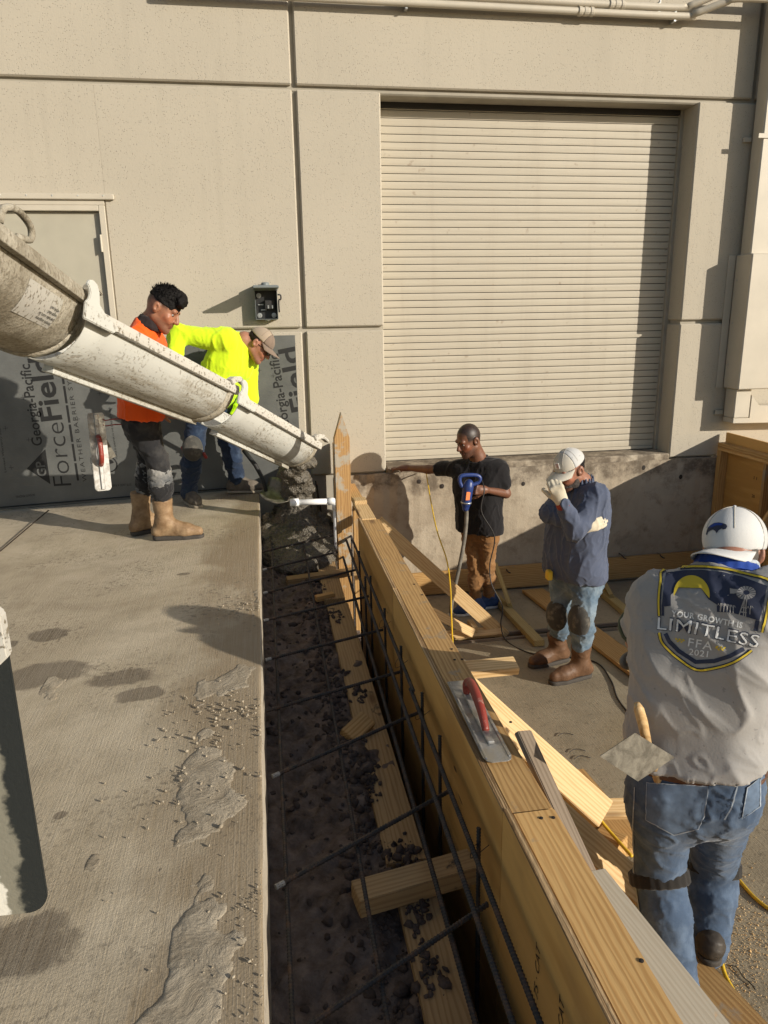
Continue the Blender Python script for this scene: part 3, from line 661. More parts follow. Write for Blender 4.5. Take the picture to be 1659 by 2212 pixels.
def put_print(me, name, pa, pb, mat, off=.0015, mirror=False):
    """text running up the board from photo pixel pa towards pb"""
    a = P(*pa, yb0); c = P(*pb, yb0); d = (c-a).normalized(); o = link(name, me, MT[mat]); m = basis(d, Vector((0, -1, 0))).to_4x4(); m.translation = Vector((a.x, yb0-off, a.z)); o.matrix_world = m
    xs_ = [(m @ v_.co).x for v_ in me.vertices]
    if min(xs_) > BX1-.02: bpy.data.objects.remove(o); return None
    if max(xs_) > BX1-.004:
        bm = bmesh.new(); bm.from_mesh(me); mi_ = m.inverted(); bmesh.ops.bisect_plane(bm, geom=bm.verts[:]+bm.edges[:]+bm.faces[:], plane_co=mi_ @ Vector((BX1-.004, 0, 0)), plane_no=mi_.to_3x3() @ Vector((1, 0, 0)), clear_outer=True); bm.to_mesh(me); bm.free()
    child_local(o, WB); return o
def run(s, name, pa, pb, Hpx, mat='print_dark', **kw):
    a = P(*pa, yb0); c = P(*pb, yb0); L = (c-a).length; put_print(fit_text(s, L, Hpx, **kw), name, pa, pb, mat)
PXM = 1/236.0
def block(shift, vis_gp=True):
    def q(x, y): return (x+shift[0]*1.0, y+shift[1]-.042*shift[0])
    run('Georgia-Pacific', 'printed_brand_line', q(92, 962), q(64, 786), .085, bold=.012)
    run('Field', 'printed_title', q(134, 906), q(105, 770), .17, bold=.02)
    run('Force', 'printed_title', q(155, 1048), q(137, 912), .155, bold=-.012)
    run('WEATHER BARRIER SYSTEM', 'printed_subtitle', q(188, 1040), q(146, 770), .036, bold=-.004, spacing=1.25)
    # broken rule between title and subtitle
    for k in range(6):
        t0, t1 = k/6+.008, (k+1)/6-.008; A = Vector(q(169, 1040)); Z_ = Vector(q(132, 790))
        p0 = P(*(A.lerp(Z_, t0)), yb0); p1 = P(*(A.lerp(Z_, t1)), yb0)
        if max(p0.x, p1.x) > BX1-.01: continue
        o = board('printed_rule', (p0.x, yb0-.0008, p0.z), (p1.x, yb0-.0008, p1.z), .019, .001, MT['print_dark'], Vector((0, -1, 0)), WB, .0001)
    # logo: dark triangle with light letters
    tri = [P(*q(58, 1012), yb0), P(*q(98, 970), yb0), P(*q(109, 1046), yb0)]
    me = mesh_from('tri', [(p.x, yb0-.001, p.z) for p in tri], [(0, 2, 1)]); child_local(link('printed_logo', me, MT['print_dark']), WB)
    run('GP', 'printed_logo_letters', q(101, 1028), q(95, 996), .072, 'barrier_grey', bold=.02)
    # round mark
    c = P(*q(236, 1003), yb0)
    if c.x > BX1-.1: return
    pts = [Vector((c.x+.068*math.cos(t*.1309), yb0-.001, c.z+.068*math.sin(t*.1309))) for t in range(49)]
    tube('printed_ring', pts, .006, MT['print_dark'], WB, 5)
    me = mesh_from('half', [(c.x+.045*math.cos(t*math.pi/12+.3), yb0-.0012, c.z+.045*math.sin(t*math.pi/12+.3)) for t in range(13)], [tuple(range(13))]); child_local(link('printed_half_disc', me, MT['print_dark']), WB)
    run('INSTALLATION', 'printed_note', q(203, 1020), q(198, 988), .016)
    run('FORCE IS GREATER IN THE STRENGTH AXIS', 'printed_note', q(254, 990), q(238, 880), .014)
    run('Limited Warranty available at warranty.gpforcefield.com', 'printed_note', q(14, 1020), q(-20, 770), .017)
block((0, 0)); block((536, -.0))
# small tick marks and mirrored notes at the bottom of the sheet
for px, py in ((50, 858), (62, 950), (75, 1000), (24, 1010), (12, 925), (168, 905), (250, 850), (560, 800), (590, 812), (605, 900), (430, 760), (595, 960), (280, 955), (215, 850)):
    c = P(px, py, yb0)
    for d in (Vector((1, 0, 0)), Vector((0, 0, 1))): board('printed_tick', Vector((c.x, yb0-.0008, c.z))-d*.02, Vector((c.x, yb0-.0008, c.z))+d*.02, .003, .001, MT['print_dark'], Vector((0, -1, 0)), WB, .0001)
for s, pa, pb in (('PATENTS PENDING', (75, 1066), (34, 1071)), ('ESTE LADO A FUERA', (283, 1044), (238, 1047))): run(s, 'printed_note', pa, pb, .02)
# ------------------------------------------------------------------ trench form (near): plywood, plates, studs
def V(*a): return Vector(a)
FX = .642; PT = .020; FT = .12           # the form stands a little proud of the slab
FM = empty('trench_form', (FX+.08, 3.2, floor_z(3.2)), 'long plywood and lumber concrete form beside the trench', 'formwork')
def fpart(o): return child_local(o, FM)
seams = [.50, 1.83, 3.71, 5.17]
for k in range(3):
    y0, y1 = seams[k], seams[k+1]; lift = (.004, -.003, .0)[k]
    pp = box('plywood_panel', (-(y1-y0)/2+.002, -.60, -PT/2), ((y1-y0)/2-.002, .60, PT/2), MT['plywood'], None, .002)
    m = Matrix(((0, 0, 1, FX+PT/2), (1, 0, 0, (y0+y1)/2), (0, 1, 0, FT-.60+lift), (0, 0, 0, 1))); pp.matrix_world = m; fpart(pp)
    e = board('plywood_edge', (FX+PT/2, y0+.003, FT+.002+lift), (FX+PT/2, y1-.003, FT+.002+lift), PT+.001, .008, MT['ply_edge'], bev=.001); fpart(e)
for y0, y1, dz in ((.46, 1.805, .006), (1.81, 5.12, .0)):
    fpart(board('top_plate', (FX+PT+.067, y0, FT-.017+dz), (FX+PT+.067, y1, FT-.017+dz), .13, .038, MT['pine' if y0 < 1 else 'pine_old']))
fpart(board('top_plate', (FX+PT+.057, 5.13, FT-.014), (FX+PT+.057, 5.56, FT-.014), .107, .038, MT['pine_fresh']))
fpart(board('end_block', (FX+PT+.056, 5.57, FT), (FX+PT+.056, 5.69, FT), .10, .065, MT['pine_fresh']))
fpart(board('top_plate', (FX+PT+.06, 5.71, FT-.02), (FX+PT+.06, 6.33, FT-.02), .089, .038, MT['pine']))
fpart(board('bottom_plate', (FX+PT+.05, .5, -.86), (FX+PT+.05, 6.6, -1.14), .09, .038, MT['pine_old']))
for yv in np.arange(.8, 5.9, .61): fpart(board('stud', (FX+PT+.047, yv, floor_z(yv)+.06), (FX+PT+.047, yv, FT-.037), .038, .089, MT['pine_old'], up=V(1, 0, 0)))
# taller ply piece by the wall
pp = box('plywood_panel', (-.44, -.62, -.009), (.44, .28, .009), MT['plywood'], None, .002); pp.matrix_world = Matrix(((0, 0, 1, FX-.002), (1, 0, 0, 6.44), (0, 1, 0, -.05), (0, 0, 0, 1))); fpart(pp)
# nail heads along the plates
for px, py in ((976, 1402), (982, 1425), (998, 1424), (1169, 1771), (1195, 1770), (1103, 1560), (895, 1262), (912, 1285), (1385, 2080)):
    p = PZ(px, py, FT+.003); o = link('nail_head', lathe_me([(.006, 0), (.006, .002), (.002, .003)], 8), MT['ink']); o.location = (p.x, p.y, FT+.0025+(.006 if p.y < 1.805 else 0)); fpart(o)
# chainsaw-burnt notch
p = PZ(1125, 1775, FT)
o = link('burnt_notch', lathe_me([(.035, 0), (.028, .0015), (.002, .002)], 14), MT['boot_brown']); o.scale = (.55, 1, 1); o.location = (p.x, p.y, FT+.0025); fpart(o)
# stamped lettering on the form face
for k, yv in enumerate((1.50, 1.34, 1.04)):
    me = fit_text('75 · CAT', .17, .028); o = link('stamped_mark', me, MT['ink']); o.matrix_world = Matrix(((0, 0, -1, FX-.0012), (0, 1, 0, yv), (1, 0, 0, -.23), (0, 0, 0, 1))); fpart(o)
# ------------------------------------------------------------------ kickers and loose lumber on the dock side
def lum(name, p0, p1, wd, th, mat, label, up=V(0, 0, 1), cat='lumber', group=None, bev=.003):
    o = board(name, p0, p1, wd, th, MT[mat], up, None, bev); return tag(o, label, cat, group)
nz = V(0, -1, .25)
yk = 5.62
lum('kicker_board', P(815, 1128, yk), P(1090, 1376, yk), .115, .038, 'pine_fresh', 'long sunlit diagonal kicker board running from the form top down beside the trousers', up=V(.05, -1, .1))
lum('kicker_board', P(915, 1312, yk-.08), P(1022, 1368, yk-.08), .075, .038, 'pine_fresh', 'short diagonal kicker board low on the form near the drain slot', up=V(.05, -1, .3))
a, c = PF(955, 1376, .03), PF(1095, 1376, .03); lum('base_board', V(.9, a.y, a.z), V(c.x, a.y, c.z), .089, .038, 'pine_fresh', 'flat base board on the dock floor under the kickers', up=V(0, -.5, 1))
a = PF(1022, 1362, .05); lum('wood_block', a+V(0, .10, .03), a+V(0, -.06, .03), .05, .06, 'pine_fresh', 'small wood block nailed on the base board by the kickers')
# cleat blocks poking from the form
for (px, py, l_, lab) in ((1000, 1448, .29, 'short board end poking out from the form beside the steel trowel'),):
    p = P(px, py, 4.55 if l_ > .2 else 3.6); p = PX(px, py, FX+.17); lum('cleat', p, p+V(l_*.85, 0, .0), .089, .038, 'pine_fresh', lab, up=V(0, -.2, 1))
# near kickers
kn = lum('kicker_board', PX(1000, 1465, FX+.19)+V(0, 0, -.045), P(1305, 1760, 2.62), .14, .038, 'pine_fresh', 'wide pale kicker board sloping down past the steel trowel', up=V(.25, -.75, .55))
lum('kicker_board', PX(1105, 1610, FX+.20)+V(0, .0, -.12), P(1385, 1925, 2.25), .12, .038, 'pine_fresh', 'sunlit kicker board ending behind the strapped knee', up=V(.25, -.75, .55))
lum('weathered_lath', PX(1128, 1600, FX+.175)+V(0, 0, .035), P(1275, 1900, 1.78), .075, .022, 'wood_grey', 'grey weathered lath leaning along the outer edge of the form', up=V(.55, -.6, .5))
lum('dusty_plank', P(1262, 1888, 1.72), P(1640, 2380, 1.12), .16, .022, 'plank_dusty', 'dusty pale plank leaning against the near end of the form', up=V(.35, -.5, .75))
fz = .045
a, c = PF(1218, 1750, .19), PF(1420, 1745, .19); lum('cross_board', a, c, .09, .038, 'pine_fresh', 'horizontal board with nails where the yellow cord crosses', up=V(0, -.6, 1))
for dx in (.12, .17):
    p = a.lerp(c, .45)+V(dx*.5-.1, -.01, .02)
a, c = PF(1235, 1670, .06), PF(1375, 1840, .06); lum('floor_board', a, c, .14, .038, 'pine', 'board with a knot lying on the dock floor under the cross board')
a, c = PF(1290, 1810, .1), PF(1345, 1835, .1); lum('wood_block', a, c, .1, .09, 'pine', 'thick wood block beside the striding man in jeans')
a, c = PF(1305, 1960, .1), PF(1440, 1975, .1); lum('floor_board', a, c, .12, .038, 'pine_treated', 'greenish board behind the jeans near the dusty plank')
a, c = PF(1480, 2085, .08), PF(1760, 2390, .08); lum('walk_plank', a, c, .13, .07, 'pine_old', 'weathered plank under the dark shoe')
a, c = PF(1150, 1275, .025), PF(1425, 1480, .025); lum('floor_plank', a, c, .22, .03, 'pine', 'wide pine plank flat on the dock floor behind the brown boots')
a, c = PF(1062, 1282, .03), PF(1165, 1390, .03); lum('treated_board', a, c, .09, .05, 'pine_treated', 'greenish treated board on the floor across the drain slot')
lum('treated_brace', P(1072, 1222, 6.72), PF(1102, 1310, .06), .085, .04, 'pine_treated', 'short treated brace leaning on the ledger board beside the brown trousers', up=V(1, -.4, .3))
a, c = PF(1282, 1262, .03), PF(1362, 1330, .03); lum('treated_board', a, c, .09, .05, 'pine_treated', 'greenish treated board on the floor behind the man in the blue shirt')
lum('treated_brace', P(1293, 1238, 6.72), PF(1322, 1292, .05), .085, .04, 'pine_treated', 'short treated brace leaning on the ledger board behind the blue shirt', up=V(1, -.4, .3))
lz = floor_z(6.8)
lum('ledger_board', V(.96, 6.835, lz+.125), V(4.70, 6.835, lz+.155), .235, .038, 'pine', 'long wide ledger board along the foot of the dock wall', up=V(0, -1, 0))
# ------------------------------------------------------------------ far form at the right
RF = empty('side_form', (4.62, 5, floor_z(5)), 'plywood form with lumber frame at the right end of the dock wall', 'formwork')
rx = P(1545, 1000, 6.80).x
def rp(o): return child_local(o, RF)
zt = P(1555, 935, 6.85).z
pp = box('plywood_panel', (-1.99, -.80, -.011), (1.99, .80, .011), MT['plywood'], None, .002); pp.matrix_world = Matrix(((0, 0, 1, rx+.14), (1, 0, 0, 4.87), (0, 1, 0, zt-.80), (0, 0, 0, 1))); rp(pp)
z2 = P(1535, 962, 6.80).z
rp(board('top_rail', (rx+.085, 2.9, z2), (rx+.085, 6.85, z2), .089, .038, MT['pine'])); rp(board('top_rail', (rx+.085, 2.9, z2-.04), (rx+.085, 6.85, z2-.04), .086, .038, MT['pine']))
for yv in (6.82, 6.1, 5.4, 4.7, 4.0): rp(board('stud', (rx+.085, yv, floor_z(yv)), (rx+.085, yv, z2-.06), .038 if yv < 6.8 else .06, .087, MT['pine_old' if yv < 6.8 else 'pine'], up=V(1, 0, 0)))
rp(board('brace', (rx+.04, 5.65, z2-.03), (rx-.66, 5.65, floor_z(5.65)+.02), .089, .04, MT['pine'], up=V(0, -1, 0)))
rp(board('brace', (rx+.04, 5.2, z2-.12), (rx-.72, 5.2, floor_z(5.2)+.02), .089, .04, MT['pine'], up=V(0, -1, 0)))
for k in range(4):
    me = fit_text(('11', '20', '0.2', '5')[k], .045, .03); o = link('stamped_mark', me, MT['ink']); o.matrix_world = Matrix(((0, 0, -1, rx+.1265), (-1, 0, 0, 6.35), (0, 1, 0, -.05-.18*k), (0, 0, 0, 1))); rp(o)
# ------------------------------------------------------------------ stake, pvc, boards and rebar in the trench
poly = [(-.058, -.85), (.058, -.85), (.058, .67), (.0, .86), (-.058, .67)]
o = link('wooden_stake', extrude_me(poly, .04, .003), MT['stake_wood']); ps = P(735, 890, 5.36)
o.matrix_world = Matrix(((.996, 0, .087, ps.x+.002), (.087, 0, -.996, 5.36), (0, 1, 0, ps.z-.86), (0, 0, 0, 1)))
# grain runs along the stake: mesh local x is across, so turn the texture by making local x the long axis
me = o.data; 
for q in me.vertices: q.co = Vector((q.co.y, -q.co.x, q.co.z))
o.matrix_world = o.matrix_world @ Matrix(((0, -1, 0, 0), (1, 0, 0, 0), (0, 0, 1, 0), (0, 0, 0, 1)))
tag(o, 'pointed wooden stake standing at the trench end by the chute mouth', 'stake')
PV = empty('pvc_pipe', P(720, 1085, 5.75), 'white capped plastic pipe elbowing out over the trench', 'pipe')
a = P(640, 1085, 5.75); c = P(716, 1083, 5.75)
tube('pipe', [a, c], .024, MT['pvc'], PV, 14); tube('cap', [a-V(.05, 0, 0), a-V(.045, 0, 0), a+V(.02, 0, 0)], [.024, .031, .031], MT['pvc'], PV, 14)
tube('elbow', [c-V(.03, 0, 0), c+V(.01, 0, 0), c+V(.028, 0, -.012), c+V(.034, 0, -.035), c+V(.034, 0, -.07)], .031, MT['pvc'], PV, 14); tube('riser', [c+V(.034, 0, -.06), c+V(.034, 0, -.75)], .024, MT['pvc'], PV, 14)
# planks in the trench
pz = -.372
def tb(px0, py0, px1, py1, w_, label, z=pz, th=.038, mat='pine_muddy'):
    a, c = PZ(px0, py0, z), PZ(px1, py1, z); return lum('trench_plank', a, c, w_, th, mat, label)
for (ya, yb_, lab) in ((1.05, 2.14, 'near muddy plank lying along the trench beside the deep gap'), (2.22, 4.72, 'long muddy plank lying along the trench beside the deep gap'), (4.82, 5.8, 'short muddy plank at the far end of the trench')):
    lum('trench_plank', V(.422, ya, pz), V(.430, yb_, pz+.004), .145, .042, 'pine_muddy', lab)
lum('spreader_block', V(.212, 2.03, pz+.062), V(FX-.003, 2.11, pz+.062), .10, .07, 'pine_muddy', 'thick spreader block wedged across the trench against the form')
a = PZ(628, 1250, -.23); lum('spreader_block', V(.105, 5.25, -.35), V(FX-.003, 5.30, -.33), .09, .04, 'pine_muddy', 'thin spreader board wedged across the far trench')
a = PZ(775, 1570, -.31); lum('wood_offcut', a+V(-.06, -.05, -.02), a+V(.05, .06, .0), .09, .038, 'pine', 'squared wood offcut tilted on the long muddy plank', up=V(.4, -.3, 1))
a = PZ(703, 1288, -.345); lum('wood_offcut', a+V(-.07, -.02, -.005), a+V(.06, .015, .0), .05, .038, 'pine', 'small pale offcut lying in the trench dirt')
for k, (px, py) in enumerate(((722, 1330), (775, 1500), (790, 1650), (880, 1850), (905, 1970), (925, 2090), (800, 1700))):
    p = PZ(px, py, pz+.024); pts = [p+V(rng.gauss(0, .022), rng.gauss(0, .05), 0) for _ in range(40)]
    o = crumbs('mud_lump', pts, [abs(rng.gauss(.006, .005))+.003 for _ in pts], MT['clod'], 'dark mud crumbs fallen on the trench planks', 'mud')
# rebar
def rebar_me(L, r=.0065):
    n = int(L/.012); k = 7; xs_ = []; rr = []
    for i in range(n):
        x = i*L/n; xs_ += [x, x+.004, x+.006, x+.0095]; rr += [r, r, r*1.22, r*1.22]
    xs_.append(L); rr.append(r); verts = []; faces = []
    for i, (x, q) in enumerate(zip(xs_, rr)):
        for j in range(k): an = 2*math.pi*j/k; verts.append((x+.002*math.cos(an), q*math.cos(an), q*math.sin(an)))
    for i in range(len(xs_)-1):
        for j in range(k): faces.append((i*k+j, i*k+(j+1) % k, (i+1)*k+(j+1) % k, (i+1)*k+j))
    faces.append(tuple(range(k-1, -1, -1))); faces.append(tuple(range((len(xs_)-1)*k, len(xs_)*k)))
    return np_mesh_mixed(verts, faces)
def np_mesh_mixed(v, f): return mesh_from('rebar', v, f)
def rebar(p0, p1, label, group, r=.0065, tip=False):
    p0 = V(*p0); p1 = V(*p1); o = link('rebar', rebar_me((p1-p0).length, r), MT['rebar_steel'], smooth=False)
    m = basis(p1-p0, V(0, 0, 1)).to_4x4(); m.translation = p0; o.matrix_world = m; tag(o, label, 'rebar', group)
    if tip:
        t = link('cut_tip', lathe_me([(r*1.25, -.001), (r*1.25, .03)], 8), MT['cut_steel']); t.parent = o; t.rotation_euler = (0, math.pi/2, 0); t.location = (-.0015, 0, 0)
    return o
zr = -.195
rebar((-.017, .95, zr-.012), (.013, 6.4, zr-.012), 'long rebar running along the slab edge of the trench', 'rebars along the trench')
rebar((.226, .95, zr-.012), (.268, 6.4, zr-.014), 'long rebar along the middle of the trench', 'rebars along the trench')
rebar((.441, .95, zr-.012), (.565, 6.3, zr-.03), 'long rebar above the trench planks', 'rebars along the trench', .0075)
rebar((.50, .9, -.075), (.585, 6.2, -.095), 'long rebar over the deep gap', 'rebars along the trench', .0075)
rebar((.562, .9, -.065), (.585, 2.95, -.065), 'long rebar closest to the form face', 'rebars along the trench', .0075)
rebar((.588, 2.9, -.05), (.612, 5.9, -.065), 'far lap of the rebar closest to the form face', 'rebars along the trench', .0075)
for (xa, ya, xb, yb_, tip) in ((.02, 1.42, .56, 1.70, False), (-.041, 1.89, .585, 2.23, True), (-.04, 2.45, .60, 2.78, True), (-.06, 2.93, .59, 3.16, False), (-.054, 3.43, .575, 3.65, True), (-.06, 3.93, .57, 4.15, True), (-.06, 4.36, .56, 4.64, True), (-.06, 4.80, .56, 5.09, True), (-.06, 5.20, .55, 5.50, False), (.0, 1.02, .56, 1.3, False)):
    xa, ya, xb, yb_ = (q_*1.06 for q_ in (xa, ya, xb, yb_)); rebar((xa, ya, zr), (min(xb, .63), yb_, zr+.012), 'cross rebar tied over the long bars of the trench', 'cross rebars in the trench', .0075, tip)
for yv, zt_ in ((1.98, .02), (2.52, .03), (2.85, .04), (3.35, .03), (3.85, .03), (4.4, .03), (4.42, .02), (4.95, .02), (5.4, .0), (5.75, 0)):
    rebar((.605 if yv != 4.42 else .57, yv*.97, -.85), (.600 if yv != 4.42 else .57, yv*.97+.01, zt_-.03), 'upright rebar dowel standing beside the form face', 'upright rebar dowels')
for yv in (6.35, 6.5): rebar((.50, yv, -.5), (.44, yv+.1, .10), 'leaning rebar dowel by the wall end of the trench', 'leaning rebar dowels')
# tie wires
for yv in (1.98, 2.85, 3.35, 3.85):
    o = tube('tie_wire', [V(.60, yv*.97+.02, -.08), V(.58, yv*.97-.01, -.06), V(.565, yv*.97-.02, -.085), V(.58, yv*.97, -.11), V(.635, yv*.97+.01, -.08)], .0014, MT['wire_black'], None, 5, 4); tag(o, 'thin twist of tie wire round an upright dowel', 'wire', 'tie wires')
# ------------------------------------------------------------------ poured concrete
def lump_field(name, fn, lo, hi, res, mat, label, cat, kind=None):
    pass
# ------------------------------------------------------------------ mud flap hanging from the truck
pr_ = P(108, 1965, 1.62); wd, hh = .62, .79
poly = []
for k in range(7): t = -math.pi/2+k*math.pi/12; poly.append((wd-.05+.05*math.cos(t), .05+.05*math.sin(t)))
poly += [(wd, hh), (0, hh), (0, .0)]
FL = empty('mud_flap', pr_, 'black rubber mud flap with dried splashes and a white top bracket', 'mud flap')
ux = V(.995, -.05, .0).normalized(); vz = V(0, 0, 1)
zz = ux.cross(vz).normalized(); vz = zz.cross(ux)
m = Matrix((ux, vz, zz)).transposed().to_4x4(); m.translation = pr_-ux*wd
o = link('flap', extrude_me([(x-.0, y) for x, y in poly], .014, .003), MT['flap_rubber']); 
for q in o.data.vertices: q.co = Vector((q.co.x-(wd-.36), q.co.y, q.co.z))
o.matrix_world = m @ Matrix.Translation((wd-.36, 0, 0)); child_local(o, FL)
o = link('bracket', extrude_me([(0, hh-.155), (wd-.055, hh-.155), (wd+.008, hh-.10), (wd+.008, hh+.00), (wd-.015, hh+.025), (0, hh+.03)], .03, .004), MT['chute_rim']); o.matrix_world = m @ Matrix.Translation((0, 0, .012)); child_local(o, FL)
# ------------------------------------------------------------------ implicit surfaces -> meshes (surface nets), for bodies, cloth and lumps
class Field:
    def __init__(s, lo, hi, res):
        s.lo = np.array(lo, np.float32); s.res = res; s.n = np.ceil((np.array(hi)-np.array(lo))/res).astype(int)+1
        s.D = np.full(s.n, .3, np.float32)
    def sub(s, lo, hi):
        i0 = np.clip(np.floor((np.array(lo)-s.lo)/s.res).astype(int), 0, s.n); i1 = np.clip(np.ceil((np.array(hi)-s.lo)/s.res).astype(int)+1, 0, s.n)
        if (i1 <= i0).any(): return None, None
        ax = [(s.lo[k]+s.res*np.arange(i0[k], i1[k])).astype(np.float32) for k in range(3)]
        return tuple(slice(i0[k], i1[k]) for k in range(3)), (ax[0][:, None, None], ax[1][None, :, None], ax[2][None, None, :])
    def blend(s, sl, d, k):
        D = s.D[sl]
        if k <= 0: s.D[sl] = np.minimum(D, d); return
        h = np.clip(.5+.5*(D-d)/k, 0, 1); s.D[sl] = D*(1-h)+d*h-k*h*(1-h)
    def rc(s, a, b, ra, rb, k=.02):
        a = np.array(a, np.float32); b = np.array(b, np.float32); m = max(ra, rb)+k+2*s.res
        sl, X = s.sub(np.minimum(a, b)-m, np.maximum(a, b)+m)
        if sl is None: return
        ba = b-a; L = max(float(ba@ba), 1e-9); P_ = [X[i]-a[i] for i in range(3)]
        t = np.clip((P_[0]*ba[0]+P_[1]*ba[1]+P_[2]*ba[2])/L, 0, 1)
        d = np.sqrt((P_[0]-t*ba[0])**2+(P_[1]-t*ba[1])**2+(P_[2]-t*ba[2])**2)-(ra+(rb-ra)*t); s.blend(sl, d, k)
    def ell(s, c, r, R=None, k=.02, subtract=False):
        c = np.array(c, np.float32); m = max(r)+k+2*s.res; sl, X = s.sub(c-m, c+m)
        if sl is None: return
        P_ = [X[i]-c[i] for i in range(3)]; R = np.eye(3) if R is None else np.array(R)
        Q = [P_[0]*R[0, j]+P_[1]*R[1, j]+P_[2]*R[2, j] for j in range(3)]      # columns of R are the local axes
        k0 = np.sqrt(sum((Q[j]/r[j])**2 for j in range(3))); k1 = np.sqrt(sum((Q[j]/r[j]**2)**2 for j in range(3)))+1e-6
        d = k0*(k0-1)/k1
        if subtract:
            D = s.D[sl]; h = np.clip(.5-.5*(D+d)/max(k, 1e-5), 0, 1); s.D[sl] = D*(1-h)-d*h+k*h*(1-h)
        else: s.blend(sl, d, k)
    def cut(s, p, n, rad=None):              # remove everything on the +n side of the plane through p (optionally only near p)
        p = np.array(p, np.float32); n = np.array(n, np.float32); n = n/np.linalg.norm(n)
        if rad: sl, X = s.sub(p-rad, p+rad)
        else: sl, X = s.sub(s.lo, s.lo+s.n*s.res)
        d = (X[0]-p[0])*n[0]+(X[1]-p[1])*n[1]+(X[2]-p[2])*n[2]; s.D[sl] = np.maximum(s.D[sl], d)
    def mesh(s):
        D = s.D; n = s.n; I = D < 0; S = (n[1]*n[2], n[2], 1)
        cnt = np.zeros(n-1, np.int8)
        for dx in (0, 1):
            for dy in (0, 1):
                for dz in (0, 1): cnt += I[dx:n[0]-1+dx, dy:n[1]-1+dy, dz:n[2]-1+dz]
        ijk = np.argwhere((cnt > 0) & (cnt < 8)); flat = ijk @ np.array(S); Df = D.ravel()
        off = np.array([[dx, dy, dz] for dx in (0, 1) for dy in (0, 1) for dz in (0, 1)]); C = Df[flat[:, None]+(off @ np.array(S))[None]]
        acc = np.zeros((len(ijk), 3)); num = np.zeros(len(ijk))
        for a in range(8):
            for bb in range(a+1, 8):
                if np.abs(off[a]-off[bb]).sum() != 1: continue
                m = (C[:, a] < 0) != (C[:, bb] < 0); t = np.where(m, C[:, a]/np.where(m, C[:, a]-C[:, bb], 1), 0)
                acc += m[:, None]*(off[a]+t[:, None]*(off[bb]-off[a])); num += m
        v = s.lo+(ijk+acc/num[:, None])*s.res
        faces = []; base = C[:, 0] < 0
        for axis, ci in ((0, 4), (1, 2), (2, 1)):
            m = base != (C[:, ci] < 0); u, w_ = [(1, 2), (2, 0), (0, 1)][axis]
            ok = m & (ijk[:, u] > 0) & (ijk[:, w_] > 0); f0 = flat[ok]; neg = base[ok]
            q = np.stack([f0, f0-S[u], f0-S[u]-S[w_], f0-S[w_]], 1); q = np.searchsorted(flat, q)
            q[~neg] = q[~neg][:, ::-1]; faces.append(q)
        return v.astype(np.float32), np.concatenate(faces)
def vnormals(v, f):
    a = v[f[:, 2]]-v[f[:, 0]]; b_ = v[f[:, 3]]-v[f[:, 1]]; fn = np.cross(a, b_); N = np.zeros_like(v)
    for k in range(4): np.add.at(N, f[:, k], fn)
    return N/(np.linalg.norm(N, axis=1)[:, None]+1e-9)
def relax(v, f, it=2, lam=.5):
    e = np.concatenate([f[:, [0, 1]], f[:, [1, 2]], f[:, [2, 3]], f[:, [3, 0]]])
    for _ in range(it):
        A = np.zeros_like(v); n = np.zeros(len(v)); np.add.at(A, e[:, 0], v[e[:, 1]]); np.add.at(A, e[:, 1], v[e[:, 0]]); np.add.at(n, e[:, 0], 1); np.add.at(n, e[:, 1], 1)
        v = v+lam*(A/n[:, None]-v)
    return v
def sdf_obj(name, F, mat, parent=None, disp=None, it=1, col=None, origin=None):
    v, f = F.mesh(); v = relax(v, f, it)
    if disp is not None: v = v+vnormals(v, f)*disp(v)[:, None].astype(np.float32)
    og = np.array(origin if origin is not None else (parent.location if parent is not None else (0, 0, 0)), np.float32)
    me = np_mesh(name, v-og, f); me.materials.append(MT[mat] if isinstance(mat, str) else mat); me.shade_smooth()
    if col is not None:
        ca = me.color_attributes.new('Col', 'FLOAT_COLOR', 'POINT'); c = np.ones((len(me.vertices), 4), np.float32); c[:, :3] = col(v)[:len(me.vertices)]; ca.data.foreach_set('color', c.ravel())
    o = bpy.data.objects.new(name, me); COL.objects.link(o)
    if parent is not None: o.parent = parent
    else: o.location = Vector(og.tolist())
    return o
# cloth relief: broad folds plus tighter creases
def folds(seed, amp=.008, scale=14, stretch=(1, 1, .5), fine=.5):
    scale *= 3.0 if scale < 30 else 1
    a = WaveNoise(seed, scale, 12, stretch); b_ = WaveNoise(seed+1, scale*.7, 10, stretch); c = WaveNoise(seed+2, scale*2.6, 14, stretch)
    def fn(p):
        amp_ = amp*.62; r = np.clip(1-np.abs(a(p+.012*b_(p)[:, None])), 0, 1)**2; q_ = np.clip(1-np.abs(c(p+.01*a(p)[:, None]))*1.3, 0, 1)**2; return amp_*(1.3*r+.35*b_(p)-.4)+amp_*fine*q_
    return fn

